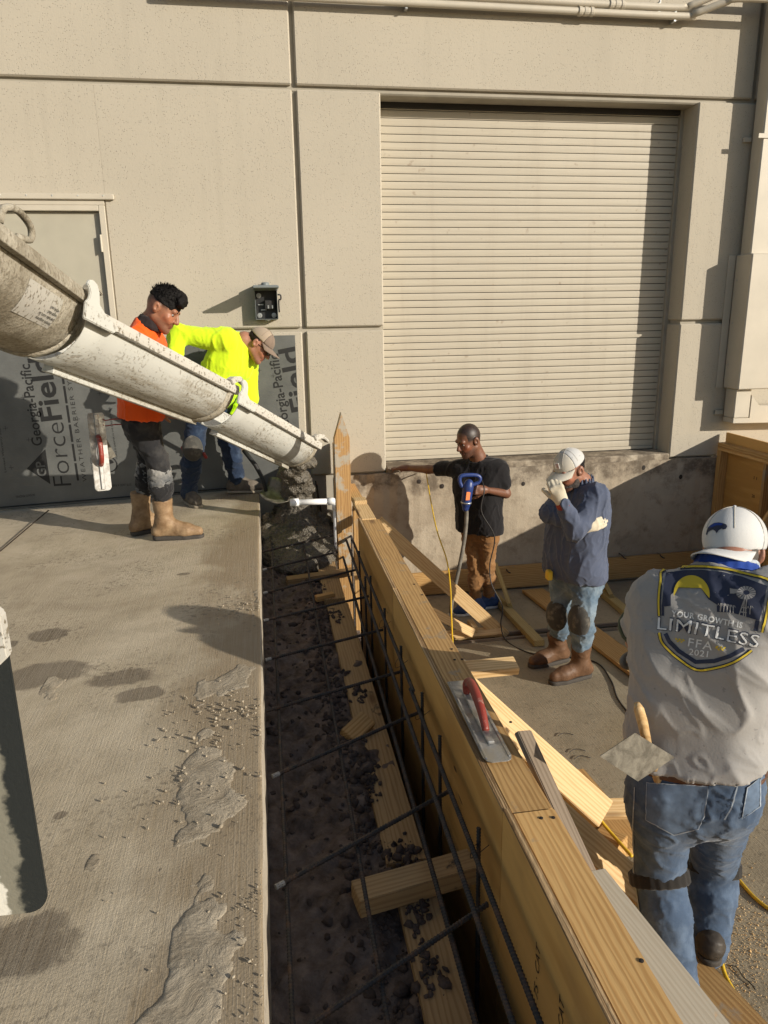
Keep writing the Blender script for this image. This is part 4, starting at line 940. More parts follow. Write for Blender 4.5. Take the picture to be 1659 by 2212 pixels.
# ------------------------------------------------------------------ concrete chute
def chute_section(name, p0, p1, r0, r1, label, mat, rimmat, rail=True, collar=None, ears=True, lugs=True):
    p0 = V(*p0); p1 = V(*p1); a = (p1-p0).normalized(); n = (V(0, 0, 1)-a*a.z).normalized(); s_ = a.cross(n)   # s_: right-hand side
    L = (p1-p0).length; T = empty(name, p0, label, 'chute', 'sections of the concrete chute')
    m = Matrix((a, s_, n)).transposed().to_4x4(); m.translation = p0
    def put(o): o.matrix_world = m @ o.matrix_basis if False else m; child_local(o, T); return o
    # trough shell
    def ring(x, r, th): return [(x, r*math.cos(t), -r*math.sin(t)) for t in np.linspace(0, math.pi, 29)] 
    verts = []; nx = 10
    for i in range(nx+1):
        x = L*i/nx; r = r0+(r1-r0)*i/nx; verts += ring(x, r, 0)
    k = 29; outer = len(verts)
    for i in range(nx+1):
        x = L*i/nx; r = r0+(r1-r0)*i/nx-.006; verts += ring(x, r, 0)
    fs = []
    for i in range(nx):
        for j in range(k-1):
            fs.append((i*k+j, i*k+j+1, (i+1)*k+j+1, (i+1)*k+j)); q = outer; fs.append((q+i*k+j, q+(i+1)*k+j, q+(i+1)*k+j+1, q+i*k+j+1))
    for j in range(k-1): fs.append((j, outer+j, outer+j+1, j+1)); e = nx*k; fs.append((e+j, e+j+1, outer+e+j+1, outer+e+j))
    for i in range(nx):
        for j in (0, k-1): fs.append((i*k+j, (i+1)*k+j, outer+(i+1)*k+j, outer+i*k+j))
    bm = bmesh.new(); bm.from_mesh(mesh_from('c', verts, fs)); bmesh.ops.recalc_face_normals(bm, faces=bm.faces[:])
    sh = put(link('trough', bm_mesh('trough', bm), MT[mat], smooth=True))
    for sg in (1, -1):                                   # rolled rim flanges
        pts = lambda r, o1, o2: None
        bm = bmesh.new(); vs = []
        for x, r in ((0, r0), (L, r1)):
            for dy, dz in ((.002, -.045), (.030, -.045), (.034, -.02), (.030, .012), (-.004, .014), (-.004, .004), (.002, -.0)):
                vs.append(bm.verts.new((x, sg*(r+dy), dz)))
        for j in range(7): bm.faces.new([vs[j], vs[(j+1) % 7], vs[7+(j+1) % 7], vs[7+j]])
        bm.faces.new(vs[:7]); bm.faces.new(vs[7:][::-1]); bmesh.ops.recalc_face_normals(bm, faces=bm.faces[:])
        bmesh.ops.bevel(bm, geom=bm.edges[:], offset=.002, segments=1, affect='EDGES')
        put(link('rim', bm_mesh('rim', bm), MT[rimmat]))
    if rail:
        an = math.radians(103)
        bm = bmesh.new(); vs = []
        for x, r in ((.12, r0), (L-.03, r1)):
            for dr, da in ((-.008, -.13), (.034, -.13), (.036, .13), (-.008, .13)):
                vs.append(bm.verts.new((x, (r+dr)*math.cos(an+da*.24/r), -(r+dr)*math.sin(an+da*.24/r))))
        for j in range(4): bm.faces.new([vs[j], vs[(j+1) % 4], vs[4+(j+1) % 4], vs[4+j]])
        bm.faces.new(vs[:4]); bm.faces.new(vs[4:][::-1]); bmesh.ops.recalc_face_normals(bm, faces=bm.faces[:]); bmesh.ops.bevel(bm, geom=bm.edges[:], offset=.003, segments=1, affect='EDGES')
        put(link('rail', bm_mesh('rail', bm), MT[mat]))
    for (x0, x1, dr, mt, nm) in (collar or []):          # collars: raised bands round the trough
        bm = bmesh.new(); rows = []
        for x, d in ((x0, 0), (x0+.006, dr), (x1-.006, dr), (x1, 0)):
            r = r0+(r1-r0)*x/L; rows.append([bm.verts.new((x, (r+d+.001)*math.cos(t), -(r+d+.001)*math.sin(t))) for t in np.linspace(.02, math.pi-.02, 33)])
        for q in range(3):
            for j in range(32): bm.faces.new([rows[q][j], rows[q][j+1], rows[q+1][j+1], rows[q+1][j]])
        bmesh.ops.recalc_face_normals(bm, faces=bm.faces[:]); put(link(nm, bm_mesh('collar', bm), MT[mt], smooth=True))
    if ears:
        for sg in (1, -1):
            poly = [(-.03, -.10), (.30, -.10), (.36, -.055), (.20, .0), (.12, .05), (.105, .13), (.075, .175), (.03, .19), (-.015, .175), (-.03, .14), (-.005, .12), (.01, .09), (.0, .05), (-.03, .02)]
            sc = .68*r0/.24; e = link('hook_ear', extrude_me([(x*sc, z*sc) for x, z in poly], .016, .004), MT[rimmat if mat == 'chute_crust' else 'chute_white'])
            e.matrix_world = m @ Matrix.Translation((-.06, sg*(r0+.036), 0)) @ Matrix.Rotation(math.pi/2, 4, 'X'); child_local(e, T)
    if lugs:
        for sg in (1, -1):
            pts = [(L-.16, .02), (L-.10, .055), (L-.02, .075), (L+.07, .055), (L+.085, .035), (L+.0, .045), (L-.06, .03), (L-.12, -.005)]
            o = link('hook_bar', extrude_me(pts, .045, .004), MT[rimmat]); o.matrix_world = m @ Matrix.Translation((0, sg*(r1+.025), 0)) @ Matrix.Rotation(math.pi/2, 4, 'X'); child_local(o, T)
    return T, m
up0, up1 = P(-620, 250, 1.9), P(70, 650, 3.92)
T1, m1 = chute_section('chute_section', up0, up1, .255, .262, 'upper chute section crusted with grey dried concrete and a rod handle', 'chute_crust', 'chute_crust', rail=False, collar=[((up1-up0).length-.14, (up1-up0).length-.06, .012, 'chute_crust', 'end_collar')], ears=False)
L1 = (up1-up0).length
mid0, mid1 = P(98, 672, 3.80), P(442, 838, 5.15)
T2, m2 = chute_section('chute_section', mid0, mid1, .234, .224, 'middle white chute section in front of the orange shirt', 'chute_white', 'chute_rim', collar=[((mid1-mid0).length-.10, (mid1-mid0).length-.03, .014, 'chute_crust', 'end_collar')])
lo0, lo1 = P(465, 858, 5.12), P(642, 956, 5.98)
T3, m3 = chute_section('chute_section', lo0, lo1, .205, .20, 'lower white chute section pouring concrete into the trench', 'chute_white', 'chute_rim', collar=[((lo1-lo0).length-.05, (lo1-lo0).length-.006, .006, 'chute_crust', 'end_collar')])
# rod handle and warning label on the upper section
q = lambda x, y, z: m1 @ V(x, y, z)
tube('rod_handle', [q(L1-1.22, .275, .02), q(L1-1.20, .285, .07), q(L1-1.08, .29, .10), q(L1-.95, .29, .085), q(L1-.94, .285, .04), q(L1-1.05, .275, .02)], .013, MT['chute_crust'], T1, 8, 5)
def curved_label(x0, x1, t0, t1, r, mat, name, T, m):
    rows = [[(x, r*math.cos(t), -r*math.sin(t)) for t in np.linspace(t0, t1, 9)] for x in (x0, x1)]; vs = rows[0]+rows[1]
    o = link(name, mesh_from('lab', vs, [(j, j+1, 9+j+1, 9+j) for j in range(8)]), MT[mat], smooth=True); o.matrix_world = m; child_local(o, T); return o
curved_label(L1-.86, L1-.42, .30, .85, .2612, 'chute_rim', 'warning_label', T1, m1)
def label_text(s, x0, t0, L_, hgt, r, T, m):
    me = fit_text(s, L_, hgt)
    for v_ in me.vertices:
        t = t0+v_.co.y/r; x = x0-v_.co.x; v_.co = Vector((x, r*math.cos(t), -r*math.sin(t)))
    o = link('warning_lettering', me, MT['print_dark']); o.matrix_world = m; child_local(o, T)
for k, s in enumerate(('Siempre asegurese', 'parada con la', 'seguridad', 'within reach')): label_text(s, L1-.43, .74-.085*k, .2 if k < 2 else .12, .015, .2628, T1, m1)
# wet concrete falling from the mouth and heaped in the trench
e1 = m3 @ V((lo1-lo0).length, 0, -.13)
F = Field((-.07, 5.3, -.55), (.64, 6.9, .55), .011)
r_ = random.Random(11); mouth = e1; pilec = V(.24, 6.32, -.1)
F.ell((.22, 6.2, -.33), (.40, .82, .17), k=.03); F.ell((.26, 6.34, -.17), (.20, .28, .13), k=.06)
for k in range(26):
    t = k/25; c = mouth.lerp(V(.26, 6.32, -.06), t)+V(r_.gauss(0, .035), r_.gauss(0, .035), 0)+V(0, .05*math.sin(t*3), 0); rr = .04+.035*t+r_.uniform(0, .025); F.ell(c, (rr*r_.uniform(.9, 1.5), rr*r_.uniform(.9, 1.4), rr*.8), k=.05)
for k in range(30): F.ell((.25+r_.gauss(0, .11), 6.3+r_.gauss(0, .2), -.19+r_.gauss(0, .025)), (r_.uniform(.03, .07),)*3, k=.05)
w1, w2 = WaveNoise(21, 60, 20), WaveNoise(22, 150, 20)
o = sdf_obj('wet_concrete', F, 'wet_concrete', None, lambda p: .006*w1(p)+.0035*w2(p), it=0, origin=(.25, 6.3, -.3)); tag(o, 'heap of wet concrete pouring from the chute mouth into the trench', 'concrete', kind='stuff')
# ------------------------------------------------------------------ people
A3 = lambda v: np.array(v, np.float32)
def lerp(a, b, t): return a*(1-t)+b*t
def unit(v): v = np.asarray(v, float); return v/np.linalg.norm(v)
class HeadFrame:
    def __init__(s, c, fwd, up, sc=1.0):
        s.c = A3(c); s.f = unit(fwd); u = np.asarray(up, float); u = unit(u-s.f*(u@s.f)); s.u = u; s.l = np.cross(s.u, s.f); s.s = sc       # l: the head's left
        s.R = np.stack([s.l, s.f, s.u], 1)
    def __call__(s, l, f, u): return s.c+s.s*(s.l*l+s.f*f+s.u*u)
    def loc(s, p): q = (p-s.c)/s.s; return q@s.l, q@s.f, q@s.u
def add_head(F, H, neck):
    k = H.s; R = H.R
    F.ell(H(0, -.012, .03), (.076*k, .098*k, .098*k), R, .02); F.ell(H(0, .03, -.035), (.060*k, .068*k, .085*k), R, .03)
    F.rc(H(0, .02, -.06), H(0, .072, -.103), .046*k, .026*k, .02); F.rc(H(.045, -.01, -.06), H(.02, .06, -.095), .022*k, .022*k, .02); F.rc(H(-.045, -.01, -.06), H(-.02, .06, -.095), .022*k, .022*k, .02)
    F.rc(H(.036, .078, .024), H(-.036, .078, .024), .016*k, .016*k, .012)
    F.ell(H(.034, .098, .0), (.016*k, .014*k, .011*k), R, .008, True); F.ell(H(-.034, .098, .0), (.016*k, .014*k, .011*k), R, .008, True)
    F.rc(H(.045, .062, -.028), H(.03, .078, -.045), .018*k, .014*k, .02); F.rc(H(-.045, .062, -.028), H(-.03, .078, -.045), .018*k, .014*k, .02)
    F.rc(H(0, .092, .012), H(0, .114, -.030), .009*k, .014*k, .008); F.rc(H(.011, .104, -.034), H(-.011, .104, -.034), .009*k, .009*k, .006)
    F.rc(H(.018, .090, -.062), H(-.018, .090, -.062), .008*k, .008*k, .006); F.rc(H(.015, .088, -.074), H(-.015, .088, -.074), .009*k, .009*k, .004)
    for sg in (1, -1):
        F.ell(H(sg*.078, -.012, -.005), (.010*k, .022*k, .034*k), R, .006); F.ell(H(sg*.086, -.018, .0), (.009*k, .019*k, .030*k), R, .004); F.ell(H(sg*.092, -.008, -.003), (.008*k, .010*k, .016*k), R, .003, True)
    F.rc(H(0, -.025, -.05), neck, .057*k, .064*k, .03)
def hand(F, wrist, d, pn, curl=(.5, .5, .5, .5), thumb=(.5, .6), sc=1.0, spread=.06, thumb_side=1, k=.006):
    """d: pointing direction, pn: palm normal (the way the palm faces); curl per finger (radians per joint)"""
    w_ = A3(wrist); d = unit(d); pn = np.asarray(pn, float); pn = unit(pn-d*(pn@d)); sd = np.cross(d, pn)*thumb_side      # sd: towards the thumb
    offs = (.030, .010, -.010, -.028); lens = ((.044, .026, .020), (.048, .030, .022), (.044, .027, .021), (.034, .020, .018))
    for i in range(4):
        a = w_+sc*(sd*offs[i]*.55+d*.015); kn = w_+sc*(sd*offs[i]+d*(.092-.004*abs(i-1))+(-pn)*.004); F.rc(a, kn, .019*sc, .0125*sc, .012)
    F.rc(w_, w_+d*.05*sc, .026*sc, .024*sc, .02)
    for i in range(4):
        p = w_+sc*(sd*offs[i]+d*(.092-.004*abs(i-1))+(-pn)*.004); an = .0; dd = unit(d+sd*offs[i]*spread*30*.03)
        for j in range(3):
            an += curl[i]*(.9 if j == 0 else 1.0); v = dd*math.cos(an)+pn*math.sin(an); q = p+v*lens[i][j]*sc; F.rc(p, q, (.0098-.0008*j)*sc, (.0092-.0009*j)*sc, .003); p = q
    p = w_+sc*(sd*.026+d*.025+pn*.008); v = unit(sd*.75+d*.65+pn*thumb[0]); q = p+v*.042*sc; F.rc(w_+sc*(sd*.012+d*.012), p, .018*sc, .015*sc, .012); F.rc(p, q, .0145*sc, .0115*sc, .008)
    v2 = unit(v*math.cos(thumb[1])+(unit(pn+d*.5))*math.sin(thumb[1])); r_ = q+v2*.03*sc; F.rc(q, r_, .011*sc, .0105*sc, .004); v3 = unit(v2*math.cos(.3)+pn*math.sin(.3)); F.rc(r_, r_+v3*.026*sc, .0105*sc, .0085*sc, .003)
def torso(F, J, off, hem=None, belly=0.0, wsc=1.0):
    sL, sR, hL, hR = (A3(J[k]) for k in ('shL', 'shR', 'hipL', 'hipR')); ms = (sL+sR)/2; mh = (hL+hR)/2
    ls = unit(sL-sR); lh = unit(hL-hR); fw_ = unit(J['fwd']); ax = unit(mh-ms)
    rows = [(.02, .135, .072, -.005), (.16, .125, .100, .005), (.32, .105, .116, .012), (.52, .092, .110, .010+belly*.5), (.74, .092, .108, .008+belly), (.90, .096, .113, belly*.6), (1.04, .098, .116, 0)]
    prev = None
    for t, w_, r, f_ in rows:
        l = unit(lerp(ls, lh, min(t, 1))); c = lerp(ms, mh, t)+fw_*f_; w2 = w_*wsc; r2 = r+off+(belly*.5 if .4 < t < .95 else 0); a, b_ = c+l*w2, c-l*w2
        F.rc(a, b_, r2, r2, .05)
        if prev is not None:
            F.rc(prev[0], a, prev[2], r2, .04); F.rc(prev[1], b_, prev[2], r2, .04); F.rc((prev[0]+prev[1])/2, (a+b_)/2, prev[2], r2, .04)
        prev = (a, b_, r2)
    for s_ in (sL, sR): F.rc(ms+ax*.03+(s_-ms)*.45, s_, .07+off, .062+off, .05)
    nk = A3(J['neck']); F.rc(ms+ax*.02, nk, .085+off*.6, .064+off*.5, .05)
    for s_ in (sL, sR): F.rc(nk+ax*.03, lerp(ms, s_, .75)-ax*.005, .058+off*.6, .058+off*.6, .05)
def arm(F, s_, e, w_, off, upto=1.0, k=.03, sc=1.0):
    s_, e, w_ = A3(s_), A3(e), A3(w_)
    if upto <= .5:
        t = upto*2; F.rc(s_, lerp(s_, e, t), (.060)*sc+off, (.060-.014*t)*sc+off*1.15, k); return
    F.rc(s_, e, .058*sc+off, .044*sc+off, k); t = (upto-.5)*2; F.rc(e, lerp(e, w_, t), .045*sc+off, (.045-.016*t)*sc+off, k)
def leg(F, h, kn, an, off, k=.04, sc=1.0, up=1.0):
    h, kn, an = A3(h), A3(kn), A3(an); F.rc(h, kn, .092*sc+off, .060*sc+off*1.05, k); F.rc(kn, lerp(kn, an, .35), .060*sc+off*1.05, .062*sc+off*1.1, k); F.rc(lerp(kn, an, .35), lerp(kn, an, up), .060*sc+off*1.1, .046*sc+off*1.35, k)
def bounds(pts, m=.25): a = np.array([A3(p) for p in pts]); return a.min(0)-m, a.max(0)+m
def shoe(name, an, toe_dir, parent, mat, sole, floor, L=.28, shaft=None, rw=.045, heel=False, flap=None):
    """an: ankle joint; floor: height of the walking surface under it"""
    an = A3(an); d = np.asarray(toe_dir, float); d[2] = 0; d = unit(d); up = np.array([0, 0, 1.]); base = np.array([an[0], an[1], floor])
    heel_p = base-d*.055; toe_p = base+d*(L-.075-rw); ball = base+d*(L*.42); sh = .022 if not heel else .030
    F = Field(*bounds([base-d*.2, base+d*.35, base+up*(.35 if shaft is not None else .2)], .16), .007)
    F.rc(heel_p+up*(sh+.045), an+up*.02-d*.01, .046, .050, .03); F.rc(an, ball+up*(sh+.040), .052, .044, .04); F.rc(ball+up*(sh+.032), toe_p+up*(sh+.024), rw*1.0, rw*.78, .03); F.rc(heel_p+up*(sh+.03), ball+up*(sh+.03), .038, rw*.95, .03)
    if shaft is not None: F.rc(an+up*.0, A3(shaft), .060, .074, .03); F.cut(A3(shaft), A3(shaft)-an)
    F.cut(base+up*sh, (0, 0, -1)); nz_ = folds(sum(map(ord, name)) % 97, .0035, 40, (1, 1, 1.6)); boot = sdf_obj('boot' if shaft is not None else 'shoe', F, mat, parent, nz_, it=2)
    F2 = Field(*bounds([base-d*.15, base+d*.3, base+up*.03], .12), .006); F2.rc(heel_p, ball, .044, rw*1.06, .0); F2.rc(ball, toe_p, rw*1.08, rw*.88, .01); F2.D = np.minimum(F2.D, 9)
    ax = F2.lo[2]+F2.res*np.arange(F2.n[2]); mid = np.argmin(np.abs(ax-floor)); F2.D[:] = F2.D[:, :, mid:mid+1]
    F2.cut(base+up*(sh+.004), (0, 0, 1)); F2.cut(base+up*.001, (0, 0, -1)); so_ = sdf_obj('sole', F2, sole, None, None, it=1, origin=parent.location); so_.location = (0, 0, 0); so_.parent = boot
    return boot
def skin_col(H, base, lip=None, stubble=0.0, buzz=0.0, fade=0.0):
    base = np.array(base)
    def fn(p):
        c = np.tile(base, (len(p), 1)); l, f, u = H.loc(p)
        near0 = (np.abs(l) < .12) & (np.abs(f) < .18) & (np.abs(u) < .2)
        near = (np.abs(l) < .1) & (np.abs(f) < .16) & (np.abs(u) < .14)
        bl = np.exp(-(((np.abs(l)-.045)/.025)**2+((u+.03)/.03)**2))*near*(f > .03); c *= (1-.0*bl[:, None]); c += bl[:, None]*np.array([.06, .0, -.005])
        lp = near & (np.abs(l) < .026) & (u > -.083) & (u < -.055) & (f > .088); c[lp] = c[lp]*np.array([.85, .58, .58])
        if stubble:
            s_ = near*np.clip((-.045-u)/.02, 0, 1)*np.clip((f+.01)/.03, 0, 1)*stubble; s_ = s_+near*stubble*((u > -.055) & (u < -.042) & (np.abs(l) < .035) & (f > .08)); c = c*(1-s_[:, None])+np.array([.035, .022, .018])*s_[:, None]
        if buzz or fade:
            nz_ = WaveNoise(5, 70, 12)(p)*.006; line = .030+.42*np.clip(f, -.2, .06)*.35+nz_; hl = np.where(f > .045, .062+nz_, np.where(f > .0, .0, -.035))
            hm = near0*np.clip((u-(hl+.0))/.022, 0, 1)*np.clip((.084-f)/.012, 0, 1)*(np.abs(l) < .0825+np.clip(u-.03, 0, 1)); hm = hm*(buzz if buzz else fade*np.clip(.3+(u)/.05, 0, 1)); c = c*(1-hm[:, None])+np.array([.008, .006, .005])*hm[:, None]
        return np.clip(c, 0, 1)
    return fn
def face_bits(T, H, hairmat, eyes=True):
    for sg in (1, -1):
        if eyes:
            o = link('eye', bm_sphere(.0115*H.s), MT['eye_white'], T, True); o.location = Vector(H(sg*.033, .0745, .001).tolist())-T.location
            i = link('iris', bm_sphere(.0078*H.s), MT['iris'], None, True); i.parent = o; i.location = Vector((H.f*.0062*H.s-H.u*.002).tolist())
        F = Field(*bounds([H(sg*.033, .09, .025)], .05), .003); F.rc(H(sg*.016, .094, .024), H(sg*.046, .082, .028), .0055, .0042, .002); sdf_obj('eyebrow', F, hairmat, T, None, it=1)
def bm_sphere(r):
    bm = bmesh.new(); bmesh.ops.create_uvsphere(bm, u_segments=12, v_segments=8, radius=r); return bm_mesh('sphere', bm)
def cap(T, H, front, back, brim, tilt=.0, split=.015, low=.028):
    """baseball cap: front panels, mesh back, brim, button"""
    k = H.s; up = H.u*math.cos(tilt)+H.f*math.sin(tilt); parts = []
    for nm, mt, sgn in (('cap_front', front, 1), ('cap_back', back, -1)):
        F = Field(*bounds([H(0, 0, .06)], .16), .0055); F.ell(H(0, -.010, .038), (.087*k, .110*k, .096*k), H.R, 0); F.ell(H(0, -.010, .030), (.0775*k, .1005*k, .083*k), H.R, 0, True)
        F.cut(H(0, 0, low), -up); F.cut(H(0, split, 0), -H.f*sgn); parts.append(sdf_obj(nm, F, mt, T, None, it=1))
    verts = []; n = 15; m_ = 6; f2 = unit(H.f*math.cos(tilt)-H.u*math.sin(tilt)); u2 = np.cross(f2, H.l)*-1; u2 = unit(np.cross(f2, H.l))
    o0 = H(0, -.010, low)
    for layer in (0, 1):
        for i in range(n):
            an = (i/(n-1)-.5)*math.radians(142)
            for j in range(m_):
                t = j/(m_-1); le = .083*k*math.sin(an)*(1+.06*t); fo = .104*k*math.cos(an)+(.092*k)*t*(max(0, math.cos(an))**.55)
                dz = -.030*k*(abs(math.sin(an))**2.2)*(.3+.7*t)-.010*k*t-(.0045 if layer else 0); verts.append(o0+H.l*le+f2*fo+u2*(dz+.004))
    fs = []; S = n*m_
    for i in range(n-1):
        for j in range(m_-1):
            a = i*m_+j; fs.append((a, a+m_, a+m_+1, a+1)); fs.append((S+a, S+a+1, S+a+m_+1, S+a+m_))
    for i in range(n-1):
        for j in (0, m_-1): a = i*m_+j; fs.append((a, a+m_, S+a+m_, S+a))
    for i in (0, n-1):
        for j in range(m_-1): a = i*m_+j; fs.append((a, a+1, S+a+1, S+a))
    bm = bmesh.new(); bm.from_mesh(mesh_from('brim', [tuple(Vector(v.tolist())-T.location) for v in verts], fs)); bmesh.ops.recalc_face_normals(bm, faces=bm.faces[:]); link('cap_brim', bm_mesh('brim', bm), MT[brim], T, True)
    for q_ in range(6):
        ph = math.radians(30+60*q_); pts_ = []
        for th_ in np.linspace(.04, 1.25, 12):
            lx, fx, ux_ = .0875*k*math.sin(th_)*math.sin(ph), .1105*k*math.sin(th_)*math.cos(ph), .0965*k*math.cos(th_); pts_.append(Vector((H(0, -.010, .038)+H.l*lx+H.f*fx+H.u*ux_).tolist()))
        tube('cap_seam', pts_, .0014, MT[brim if brim != 'cap_white' else 'cap_cream'], T, 5)
    o = link('cap_button', bm_sphere(.006*k), MT[front], T, True); o.location = Vector(H(0, -.010, .133).tolist())-T.location
    return parts
def torus_scarf(T, name, c, nrm, r, th, mat, H, stretch=(1, 1), rows=3, seed=1, up=.022):
    """rolled neck gaiter: stacked rings around the neck"""
    c = A3(c); n = unit(nrm); a = unit(np.cross(n, H.f+.001)); b_ = np.cross(n, a); F = Field(*bounds([c], .17), .006)
    w_ = WaveNoise(seed, 25, 8)
    for q in range(rows):
        pts = [c+n*(q-rows/2)*up+(a*math.cos(t)*stretch[0]+b_*math.sin(t)*stretch[1])*(r-.004*q) for t in np.linspace(0, 2*math.pi, 19)]
        for i in range(18): F.rc(pts[i], pts[i+1], th, th, .008)
    return sdf_obj(name, F, mat, T, folds(seed, .004, 35, (1, 1, 1.5)), it=1)
def body_base(name, J, label):
    T = empty(name, J['base'], label, 'person'); return T
def clothe_shirt(T, J, mat, off, hem, sleeves=1.0, seed=1, amp=.008, belly=0, wsc=1.0, collar=.0, res=.009, name='shirt', hemdir=None, scale=13, rot=0):
    F = Field(*bounds([J[k] for k in ('shL', 'shR', 'elL', 'elR', 'wrL', 'wrR', 'hipL', 'hipR', 'neck')], .26), res); torso(F, J, off, belly=belly, wsc=wsc)
    for s_ in 'LR': arm(F, J['sh'+s_], J['el'+s_], J['wr'+s_], off+.006, sleeves if not isinstance(sleeves, dict) else sleeves[s_])
    ms = (A3(J['shL'])+A3(J['shR']))/2; mh = (A3(J['hipL'])+A3(J['hipR']))/2; F.cut(A3(hem), hemdir if hemdir is not None else mh-ms)
    nk = A3(J['neck']); ax = unit(nk-ms); F.cut(nk+ax*(.0+collar), ax+.25*unit(J['fwd']), .11)
    fn = folds(seed, amp, scale, (1, 1, .45)); 
    if rot:                                           # slanted folds: turn the fold direction about the facing axis
        R_ = np.array(Matrix.Rotation(rot, 3, Vector(J['fwd']))); f0 = fn; fn = lambda p: f0((p-ms)@R_)
    return sdf_obj(name, F, mat, T, fn, it=2)
def clothe_legs(T, J, mat, off, waist, seed=5, amp=.007, res=.009, low=1.0, sc=1.0, wdir=None, name='trousers', fs=14):
    F = Field(*bounds([J[k] for k in ('hipL', 'hipR', 'knL', 'knR', 'anL', 'anR')], .24), res); hL, hR = A3(J['hipL']), A3(J['hipR']); mh = (hL+hR)/2; ms = (A3(J['shL'])+A3(J['shR']))/2; l = unit(hL-hR); ax = unit(ms-mh)
    for t, w_, r in ((.16, .085, .112), (.06, .09, .116), (-.04, .09, .112)): c = mh+ax*t; F.rc(c+l*w_*sc, c-l*w_*sc, r*sc+off*.6, r*sc+off*.6, .04)
    for s_ in 'LR': leg(F, J['hip'+s_], J['kn'+s_], J['an'+s_], off, sc=sc, up=low)
    F.cut(A3(waist), wdir if wdir is not None else ax)
    return sdf_obj(name, F, mat, T, folds(seed, amp, fs, (1, 1, 1.7)), it=2)
def skin_body(T, J, H, col, hands, arms='LR', res=.0045, upper=False):
    pts = [H.c, H(0, 0, .12), J['neck'], J['shL'], J['shR']]+[J['el'+s_] for s_ in arms]+[J['wr'+s_] for s_ in arms]+[J['hipL'], J['hipR']]
    F = Field(*bounds(pts, .14), res); add_head(F, H, A3(J['neck'])); ms = (A3(J['shL'])+A3(J['shR']))/2; mh = (A3(J['hipL'])+A3(J['hipR']))/2
    F.rc(A3(J['neck']), ms, .06, .07, .03); F.rc(ms, mh, .075, .08, .03); F.rc(J['shL'], J['shR'], .05, .05, .03)
    for s_ in arms: arm(F, J['sh'+s_], J['el'+s_], J['wr'+s_], -.004, 1.0, .02)
    for h in hands: hand(F, **h)
    return sdf_obj('body', F, 'skin', T, None, it=1, col=col)
def pad(T, name, c, d, ax, mat, w_=.06, h=.10, th=.035, straps=None):
    c = A3(c); d = unit(d); ax = unit(ax); s_ = np.cross(d, ax); F = Field(*bounds([c], .17), .007); R = np.stack([s_, d, ax], 1); F.ell(c, (w_*1.15, th, h), R, 0); F.ell(c-d*.075, (w_*1.15, .075, h*1.3), R, .01, True)
    return sdf_obj(name, F, mat, T, folds(3, .003, 40), it=1)
def N(p): return np.array(p[:], float)
def hair_cap(T, H, mat, r=(.082, .106, .098), c=(0, -.014, .036), low=None, seed=3, amp=.006, name='hair', sc=60, tuft=None):
    F = Field(*bounds([H(0, 0, .05)], .17), .0055); k = H.s; F.ell(H(*c), tuple(x*k for x in r), H.R, 0)
    for t in (tuft or []): F.ell(H(*t[0]), tuple(x*k for x in t[1]), H.R, .02)
    for p, n in low: F.cut(H(*p), H.R @ np.array(n))
    a, b_ = WaveNoise(seed, sc, 18), WaveNoise(seed+1, sc*2.4, 18); return sdf_obj(name, F, mat, T, lambda p: amp*a(p)+amp*.6*b_(p), it=0)
# ---------------------------------------------------------------- A: orange shirt
J = dict(base=V(P(330, 1150, 5.5).x, 5.5, slab_z(-.9)), fwd=(1, -.05, 0), neck=N(P(318, 700, 5.5)), shR=N(P(268, 752, 5.31)), shL=N(P(328, 735, 5.70)), elR=N(P(285, 850, 5.32)), wrR=N(P(345, 885, 5.38)), elL=N(P(362, 830, 5.72)), wrL=N(P(392, 862, 5.6)),
         hipR=N(P(305, 915, 5.42)), hipL=N(P(308, 908, 5.62)), knR=N(P(342, 1000, 5.40)), knL=N(P(322, 992, 5.64)), anR=N(P(356, 1128, 5.44)), anL=N(P(306, 1116, 5.66)))
T = body_base('person', J, 'person in an orange shirt and tan boots looking down behind the chute')
H = HeadFrame(N(P(352, 668, 5.46)), (.80, -.22, -.50), (.50, 0, .86), 1.13)
SKA = (.30, .135, .075)
skin_body(T, J, H, skin_col(H, SKA, stubble=.35, fade=.85), [dict(wrist=J['wrR'], d=(1, 0, -.3), pn=(0, 1, 0), curl=(.4,)*4, thumb_side=-1), dict(wrist=J['wrL'], d=(1, 0, -.3), pn=(0, -1, 0), curl=(.4,)*4)])
face_bits(T, H, 'hair_black')
hair_cap(T, H, 'hair_black', (.0795, .1035, .1005), (0, -.011, .044), [((0, .0, .034), (0, -.15, -1)), ((0, .108, 0), (0, 1, .0))], 5, .0022, sc=95, tuft=[((0, .078, .098), (.058, .034, .030)), ((.015, .03, .128), (.055, .06, .024)), ((-.02, .088, .082), (.045, .024, .026))])
bm = bmesh.new(); r_ = random.Random(3)
for q_ in range(750):
    th_ = r_.uniform(0, 1.25)**1.0; ph = r_.uniform(0, 6.283); d_ = np.array([math.sin(th_)*math.cos(ph), math.sin(th_)*math.sin(ph), math.cos(th_)]); p0_ = H(.079*d_[0], -.011+.103*d_[1], .044+.1*d_[2]); n_ = H.R @ d_
    g_ = unit(n_*.55+H.f*(.75 if d_[1] > -.3 else .2)+H.u*.2+np.array([r_.gauss(0, .35) for _ in range(3)])); L_ = r_.uniform(.014, .032); s_ = unit(np.cross(n_, g_))*.0022
    a_ = p0_-n_*.004; m_ = p0_+g_*L_*.6+n_*.003; e_ = p0_+g_*L_-n_*.004; vs_ = [bm.verts.new(tuple(Vector(x_.tolist())-T.location)) for x_ in (a_-s_, a_+s_, m_+s_*.8, m_-s_*.8, e_)]
    bm.faces.new(vs_[:4]); bm.faces.new((vs_[3], vs_[2], vs_[4]))
link('hair_locks', bm_mesh('hair_locks', bm), MT['hair_black'], T)['kind'] = 'stuff'
